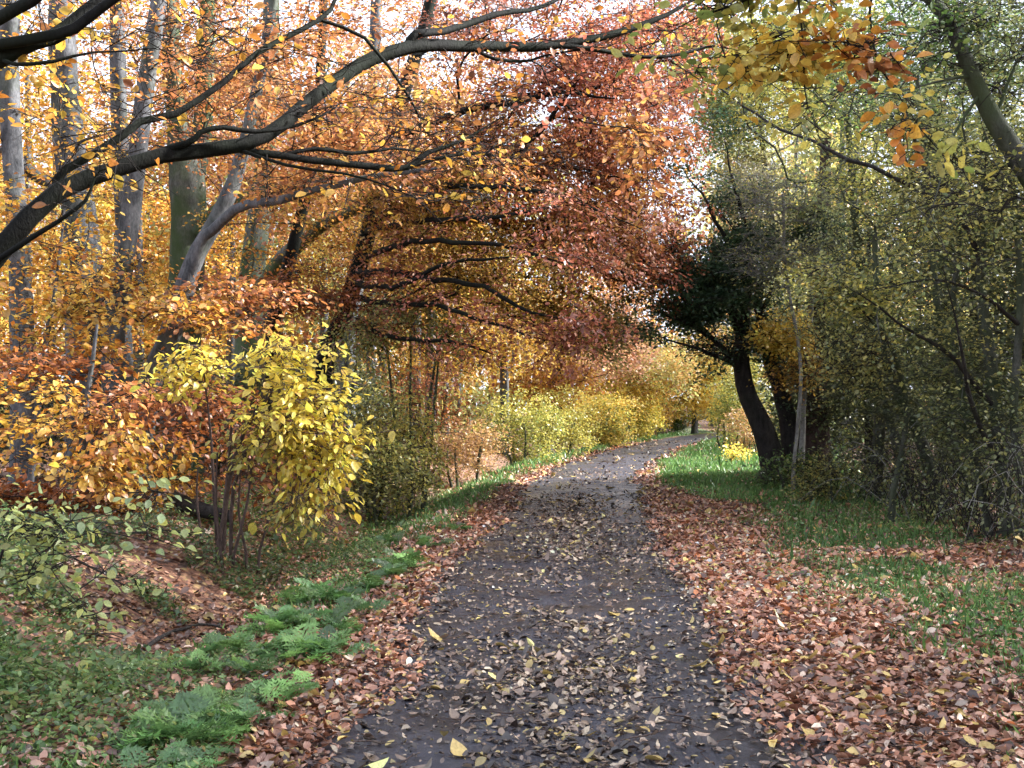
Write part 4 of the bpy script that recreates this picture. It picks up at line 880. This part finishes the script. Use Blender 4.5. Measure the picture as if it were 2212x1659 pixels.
tree('hazel_shrub', 'yellow green leafy bough arching through the middle of the thicket', 'shrub',
     [up([(1930, 1060, 14.5, 14), (1960, 900, 14.5, 12), (1930, 760, 14.3, 10), (1880, 690, 14, 7)])], [],
     wood(V(1870, 640, 13.8, .6, .5, .2, 60, 'yellowgreen', k=24, leaf=.055, L=.3, W=.25), V(1800, 590, 14, .5, .5, .16, 34, 'yellowgreen', k=22, leaf=.055, L=.3, W=.25), V(1840, 800, 14, .5, .5, .4, 70, 'olive', k=24, leaf=.05)), RB, M['twig'], zmin=1, r_tip=.004)
# bushes beyond and low at the foot
G4 = 'low bushes at the foot of the right hand trees'
shrub('elder_bush', 'low yellow olive bush at the foot of the thicket beside the grass', 1790, 1035, 17.5, .5, .5, .42, 60, 'olive', 34, .05, group=G4, stems=3)
shrub('nettle_patch', 'low green weeds at the foot of the dark leaning tree', 1710, 1025, 20, .75, .5, .32, 70, 'green', 36, .06, group=G4, stems=3)
shrub('hawthorn_shrub', 'pale straw coloured bush in the sunlit gap right of the path', 1612, 950, 33, .5, .8, .95, 90, 'peach', 40, .075, group=G4, twig=M['twig_grey'])
shrub('hazel_shrub', 'olive bush with a dark foot beyond the sunlit grass', 1578, 900, 36, .6, .8, 1.6, 120, 'yellowgreen', 40, .08, group=G4)
shrub('elder_bush', 'small yellow bush at the base of the straw coloured one', 1595, 990, 30, .25, .3, .3, 24, 'yellow', 30, .07, group=G4, stems=2)

# dense hedge mass behind the right thicket, leaves coloured dark for shade
G5 = 'dense hedge bushes behind the right hand thicket'
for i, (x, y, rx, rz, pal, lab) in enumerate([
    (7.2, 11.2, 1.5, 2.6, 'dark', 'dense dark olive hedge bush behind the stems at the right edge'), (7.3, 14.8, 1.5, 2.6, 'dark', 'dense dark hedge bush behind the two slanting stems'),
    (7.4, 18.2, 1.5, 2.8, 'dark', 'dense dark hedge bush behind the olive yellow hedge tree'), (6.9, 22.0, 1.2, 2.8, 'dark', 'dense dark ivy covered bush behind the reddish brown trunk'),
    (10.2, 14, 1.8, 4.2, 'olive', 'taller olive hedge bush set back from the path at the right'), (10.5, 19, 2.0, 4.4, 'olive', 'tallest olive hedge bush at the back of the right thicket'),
    (5.95, 22.7, .8, 1.7, 'dark', 'dark backdrop bush added as shade behind the dark leaning tree'), (8.9, 21.6, 1.6, 3.6, 'dark', 'dark hedge bush far back between the reddish trunk and the thicket'), (6.9, 8.0, 1.5, 3.4, 'dark', 'unseen dark hedge bush past the right edge, added to shade the near path')]):  # leaning tree's backdrop bush and the off-frame bush are added for shade
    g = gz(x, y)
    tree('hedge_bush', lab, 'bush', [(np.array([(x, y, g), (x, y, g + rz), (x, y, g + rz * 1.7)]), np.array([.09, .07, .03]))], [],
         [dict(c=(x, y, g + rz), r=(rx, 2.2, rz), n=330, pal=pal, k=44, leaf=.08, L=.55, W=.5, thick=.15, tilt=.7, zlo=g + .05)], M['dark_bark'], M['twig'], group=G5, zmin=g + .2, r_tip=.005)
for x, y, lab in [(11.6, 9.5, 'tall dark green shade tree behind the hedge at the right edge'), (12.4, 14.0, 'tall olive shade tree behind the middle of the right hedge'), (12.2, 18.6, 'tall olive shade tree behind the far end of the right hedge'), (9.0, 6.0, 'unseen tall tree beyond the right edge, added to shade the near path'), (8.6, 2.0, 'unseen tall tree behind the camera on the right, added to shade the verge')]:  # unseen tall trees added to shade the near path and close sky gaps
    g = gz(x, y)
    r_ = tree('tree', lab, 'tree', [(np.array([(x, y, g), (x, y, g + 4), (x, y, g + 9)]), np.array([.2, .15, .06]))], [], [], M['dark_bark'], M['twig'])
    A = in_ellipsoid((x, y, g + 7.0), (2.6, 2.6, 5.4), 8500); n = len(A); o_ = np.array([x, y, g])
    cr = link('crown', leaf_mesh('crown', A - o_, rng.normal(size=(n, 3)), rng.normal(size=(n, 3)), .17, .11, pick(['green', 'olivedark', 'olive', 'olive', 'olive'][int(y) % 5], n), M['leaf'], 1), r_); cr['kind'] = 'stuff'

# bramble thicket of bare arching stems along the foot of the right hedge
def brambles():
    org = np.array([5.6, 13.5, gz(5.6, 13.5)]); root = bpy.data.objects.new('bramble_thicket', None); COL.objects.link(root); root.location = org
    tag(root, 'tangled thicket of bare bramble stems along the foot of the right hedge', 'bramble')
    ch = []; lp = []
    for i in range(520):
        y = rng.uniform(9.5, 19.5); x = 5.0 + .06 * (y - 12) + rng.uniform(0, 1.5); g = gz(x, y)
        a = rng.uniform(0, 6.28); ln = rng.uniform(.5, 1.5); h = rng.uniform(.3, 1.0)
        t = np.linspace(0, 1, 8)[:, None]; d = np.array([math.cos(a), math.sin(a), 0])
        p = np.array([x, y, g]) + d * ln * t + np.array([0, 0, 1]) * (4 * h * t * (1 - t * rng.uniform(.6, 1.0))) + rng.normal(0, .02, (8, 3))
        p[:, 2] = np.maximum(p[:, 2], g - .02); ch.append((p - org, np.linspace(.006, .003, 8), 3)); lp.append(p[2:])
    for q, mt in ((ch[:110], 'twig_grey'), (ch[110:], 'dark_bark')):
        tw = link('stems', tubes('stems', q, M[mt]), root); tw['kind'] = 'stuff'
    pts = np.concatenate(lp); pts = pts[rng.integers(0, len(pts), 7000)] + rng.normal(0, .07, (7000, 3)); n = len(pts)
    l = link('crown', leaf_mesh('crown', pts - org, rng.normal(size=(n, 3)), rng.normal(size=(n, 3)) + [0, 0, 1], .05, .035, pick('olivedark', n) * .8, M['leaf'], 1), root); l['kind'] = 'stuff'
brambles()

# ------------------------------------------------------------------ feathery plants on the left verge
def frond_mesh(name, seed):
    r = np.random.default_rng(seed); V_, F = [], []
    def tri(a, b, c):
        i = len(V_); V_.extend([a, b, c]); F.append((i, i + 1, i + 2))
    n = 7
    def spine(t): return np.array([0, t, .55 * t - .62 * t * t])
    for i in range(n):
        t0 = i / n; a, b = spine(t0), spine((i + 1) / n); w = np.array([.008, 0, 0]); tri(a - w, a + w, b)
    for i in range(1, n + 1):
        t = .12 + .85 * i / n; b = spine(t); ln = .42 * (1 - t) ** .8 * (1 if t > .25 else .8) + .05
        for s in (-1, 1):
            d = np.array([s * .85, .5, .10 + r.normal(0, .12)]); d /= np.linalg.norm(d)
            m = max(2, int(ln / .085))
            for j in range(m):
                q = b + d * ln * (j + .6) / m; q[2] -= .25 * (ln * j / m) ** 2; l2 = .16 * (1 - .5 * j / m) + .04
                for s2 in (-1, 1):
                    e = np.array([s * .35 + s2 * -.5 * s, .55 + s2 * .5, r.normal(.1, .25)]); e /= np.linalg.norm(e)
                    f = np.cross(e, [0, 0, 1]); f /= max(np.linalg.norm(f), 1e-6)
                    tri(q - f * .04, q + f * .04, q + e * l2)
    me = bpy.data.meshes.new(name); me.from_pydata([tuple(v) for v in V_], [], F); me.update(); me.materials.append(M['leaf_obj']); return me
FR = [frond_mesh('frond_shape', s) for s in range(5)]
G6 = 'feathery green plants along the left verge'
spots = [(420, 1590, .30), (500, 1555, .30), (330, 1600, .22), (560, 1520, .24), (380, 1560, .22), (610, 1480, .2), (640, 1410, .28), (700, 1400, .26), (560, 1400, .28), (600, 1350, .28), (690, 1340, .28), (740, 1350, .24),
         (650, 1290, .30), (720, 1290, .28), (770, 1310, .26), (690, 1265, .24), (800, 1260, .24), (830, 1230, .26), (890, 1215, .30), (860, 1205, .24), (470, 1400, .26), (430, 1440, .22), (360, 1660, .2), (420, 1690, .22),
         (540, 1440, .2), (930, 1165, .22), (990, 1130, .22), (840, 1160, .2)]
ordw = ['nearest', 'second', 'third', 'fourth', 'fifth', 'sixth', 'seventh', 'eighth', 'ninth', 'tenth', 'eleventh', 'twelfth', 'thirteenth', 'fourteenth', 'fifteenth', 'sixteenth', 'seventeenth', 'eighteenth', 'nineteenth', 'twentieth',
        'twenty first', 'twenty second', 'twenty third', 'twenty fourth', 'twenty fifth', 'twenty sixth', 'twenty seventh', 'farthest']
def on_ground(u, v):
    d = CAM_H * FPX / (v - 870)
    for _ in range(12):
        x = (u - 1106) / FPX * d; d = (CAM_H - gz(x, d)) * FPX / (v - 870)
    return (u - 1106) / FPX * d, d
gp = sorted([(*on_ground(u, v + 20), s) for u, v, s in spots], key=lambda a: a[1])
for i, (x, y, s) in enumerate(gp):
    root = bpy.data.objects.new('cow_parsley', None); COL.objects.link(root); root.location = (x, y, gz(x, y))
    pre = 'nearest feathery green plant' if i == 0 else ('farthest feathery green plant' if i == len(gp) - 1 else f'{ordw[i]} feathery green plant counted from the camera')
    tag(root, f'{pre} along the leafy left verge', 'plant', G6)
    nf = int(rng.integers(11, 17))
    for k in range(nf):
        o = bpy.data.objects.new('frond', FR[int(rng.integers(0, 5))]); COL.objects.link(o); o.parent = root
        a = k / nf * 6.283 + rng.uniform(-.3, .3); el = rng.uniform(.0, .75); sc = s * rng.uniform(.5, 1.0)
        o.rotation_euler = (el, rng.uniform(-.25, .25), a); o.scale = (sc, sc, sc); o.location = (rng.normal(0, .06), rng.normal(0, .06), .01)
        c = np.array([(.14, .27, .085), (.19, .33, .10), (.11, .22, .08)][int(rng.integers(0, 3))]) * math.exp(rng.normal(0, .3)); o.color = (*[float(q) for q in c], 1)

# leafy ground cover on the left bank and ditch edge
def undergrowth():
    P_, C_, L_s = [], [], []
    def patch(x0, x1, y0, y1, n, h, pal, leaf, thr):
        x = rng.uniform(x0, x1, n); y = rng.uniform(y0, y1, n); nz = fbm(x + 3, y, 2.4)
        k = nz > thr; x, y, nz = x[k], y[k], nz[k]
        z = ground_h(x, y) + rng.uniform(0, 1, len(x)) ** 1.4 * h * np.clip(.5 + nz, .3, 1.3)
        P_.append(np.stack([x, y, z], -1)); C_.append(pick(pal, len(x))); L_s.append(np.full(len(x), leaf))
    patch(-4.8, -2.35, 5.0, 10.5, 20000, .34, 'weeds', .04, -.6)
    patch(-4.8, -2.6, 6.0, 11, 9000, .42, 'brightgreen', .045, .1)
    patch(-5.2, -2.3, 7.0, 12, 14000, .34, 'darkweeds', .042, -.6)
    patch(-4.4, -1.9, 4.6, 9.5, 9000, .12, 'weeds', .035, -.7)
    patch(-3.6, -2.1, 5.0, 9.5, 6500, .16, 'brightgreen', .04, -.3)
    patch(-6.5, -2.3, 8.0, 15, 16000, .3, 'weeds', .045, -.45)
    patch(-4.4, -1.4, 12, 26, 9000, .2, 'green', .06, -.3)
    patch(-2.7, -1.3, 4.4, 14, 16000, .09, 'weeds', .03, -.35)
    patch(-2.2, -1.25, 4.4, 15, 8000, .10, 'brightgreen', .03, -.05)
    patch(2.2, 6, 5.5, 16, 12000, .07, 'brightgreen', .032, .0)
    patch(4.6, 6.2, 10, 20, 3500, .3, 'olivedark', .05, -.2)
    pos, col, L = map(np.concatenate, (P_, C_, L_s)); n = len(pos)
    ax = np.stack([rng.normal(0, 1, n), rng.normal(0, 1, n), rng.normal(.3, .4, n)], -1); nm = np.stack([rng.normal(0, .5, n), rng.normal(0, .5, n), np.ones(n)], -1)
    L = L * np.exp(rng.normal(0, .25, n))
    o = None; col = np.clip(col * np.exp(rng.normal(0, .2, n))[:, None], 0, .8)
    for sel, dt in ((pos[:, 1] < 7.5, 2), (pos[:, 1] >= 7.5, 1)):
        q = link('undergrowth', leaf_mesh('undergrowth', pos[sel], ax[sel], nm[sel], L[sel], L[sel] * .6, col[sel], M['leaf'], dt), o)
        o = o or q; q['kind'] = 'stuff'
    tag(o, 'low green weeds and ivy covering the left bank and hedge foot', 'undergrowth', kind='stuff')
undergrowth()

# ------------------------------------------------------------------ sticks and a log
def stick(name, label, cat, pts, w0, w1, mat):
    Q = np.array([(*on_ground(u, v), 0) for u, v in pts]); Q[:, 2] = ground_h(Q[:, 0], Q[:, 1]) + w0 * 1.2 + rng.uniform(0, .02, len(Q))
    Q, R = smooth_line(Q, np.linspace(w0, w1, len(Q)), .12, .008); og = Q[0].copy()
    o = link(name, tubes(name, [(Q - og, R, 8)], mat)); o.location = og; tag(o, label, cat)
def ground_twigs():
    ch = []
    for i in range(420):
        y = 4.4 + 13 * rng.random() ** 1.5; x = rng.uniform(-.5 * y, .5 * y); a = rng.uniform(0, 6.28); ln = rng.uniform(.06, .3)
        t = np.linspace(-.5, .5, 4)[:, None]; p = np.array([x, y, 0]) + t * ln * np.array([math.cos(a), math.sin(a), 0]) + rng.normal(0, .008, (4, 3))
        p[:, 2] = ground_h(p[:, 0], p[:, 1]) + .03 + rng.uniform(0, .015, 4); ch.append((p, np.linspace(.004, .002, 4), 4))
    o = link('twig_litter', tubes('twig_litter', ch, M['red_bark']), ground); o['kind'] = 'stuff'
ground_twigs()
stick('fallen_branch', 'dark fallen branch lying in the leafy ditch on the left', 'branch', [(300, 1330), (360, 1352), (430, 1360), (490, 1368)], .018, .008, M['dark_bark'])
stick('fallen_log', 'dark fallen log at the foot of the left trunks', 'log', [(375, 1105), (430, 1128), (500, 1148)], .11, .07, M['dark_bark'])
stick('fallen_stick', 'thin pale stick on the left verge beside the feathery plants', 'stick', [(560, 1470), (585, 1455), (612, 1440)], .008, .005, M['twig_grey'])
stick('fallen_stick', 'short grey stick lying near the bank at the lower left', 'stick', [(230, 1460), (265, 1452), (300, 1440)], .01, .006, M['twig_grey'])
print('OBJ', len(bpy.data.objects), 'tris', sum(sum(len(p.vertices) - 2 for p in m.polygons) if len(m.polygons) < 2000 else int(len(m.loops) - 2 * len(m.polygons)) for m in bpy.data.meshes))
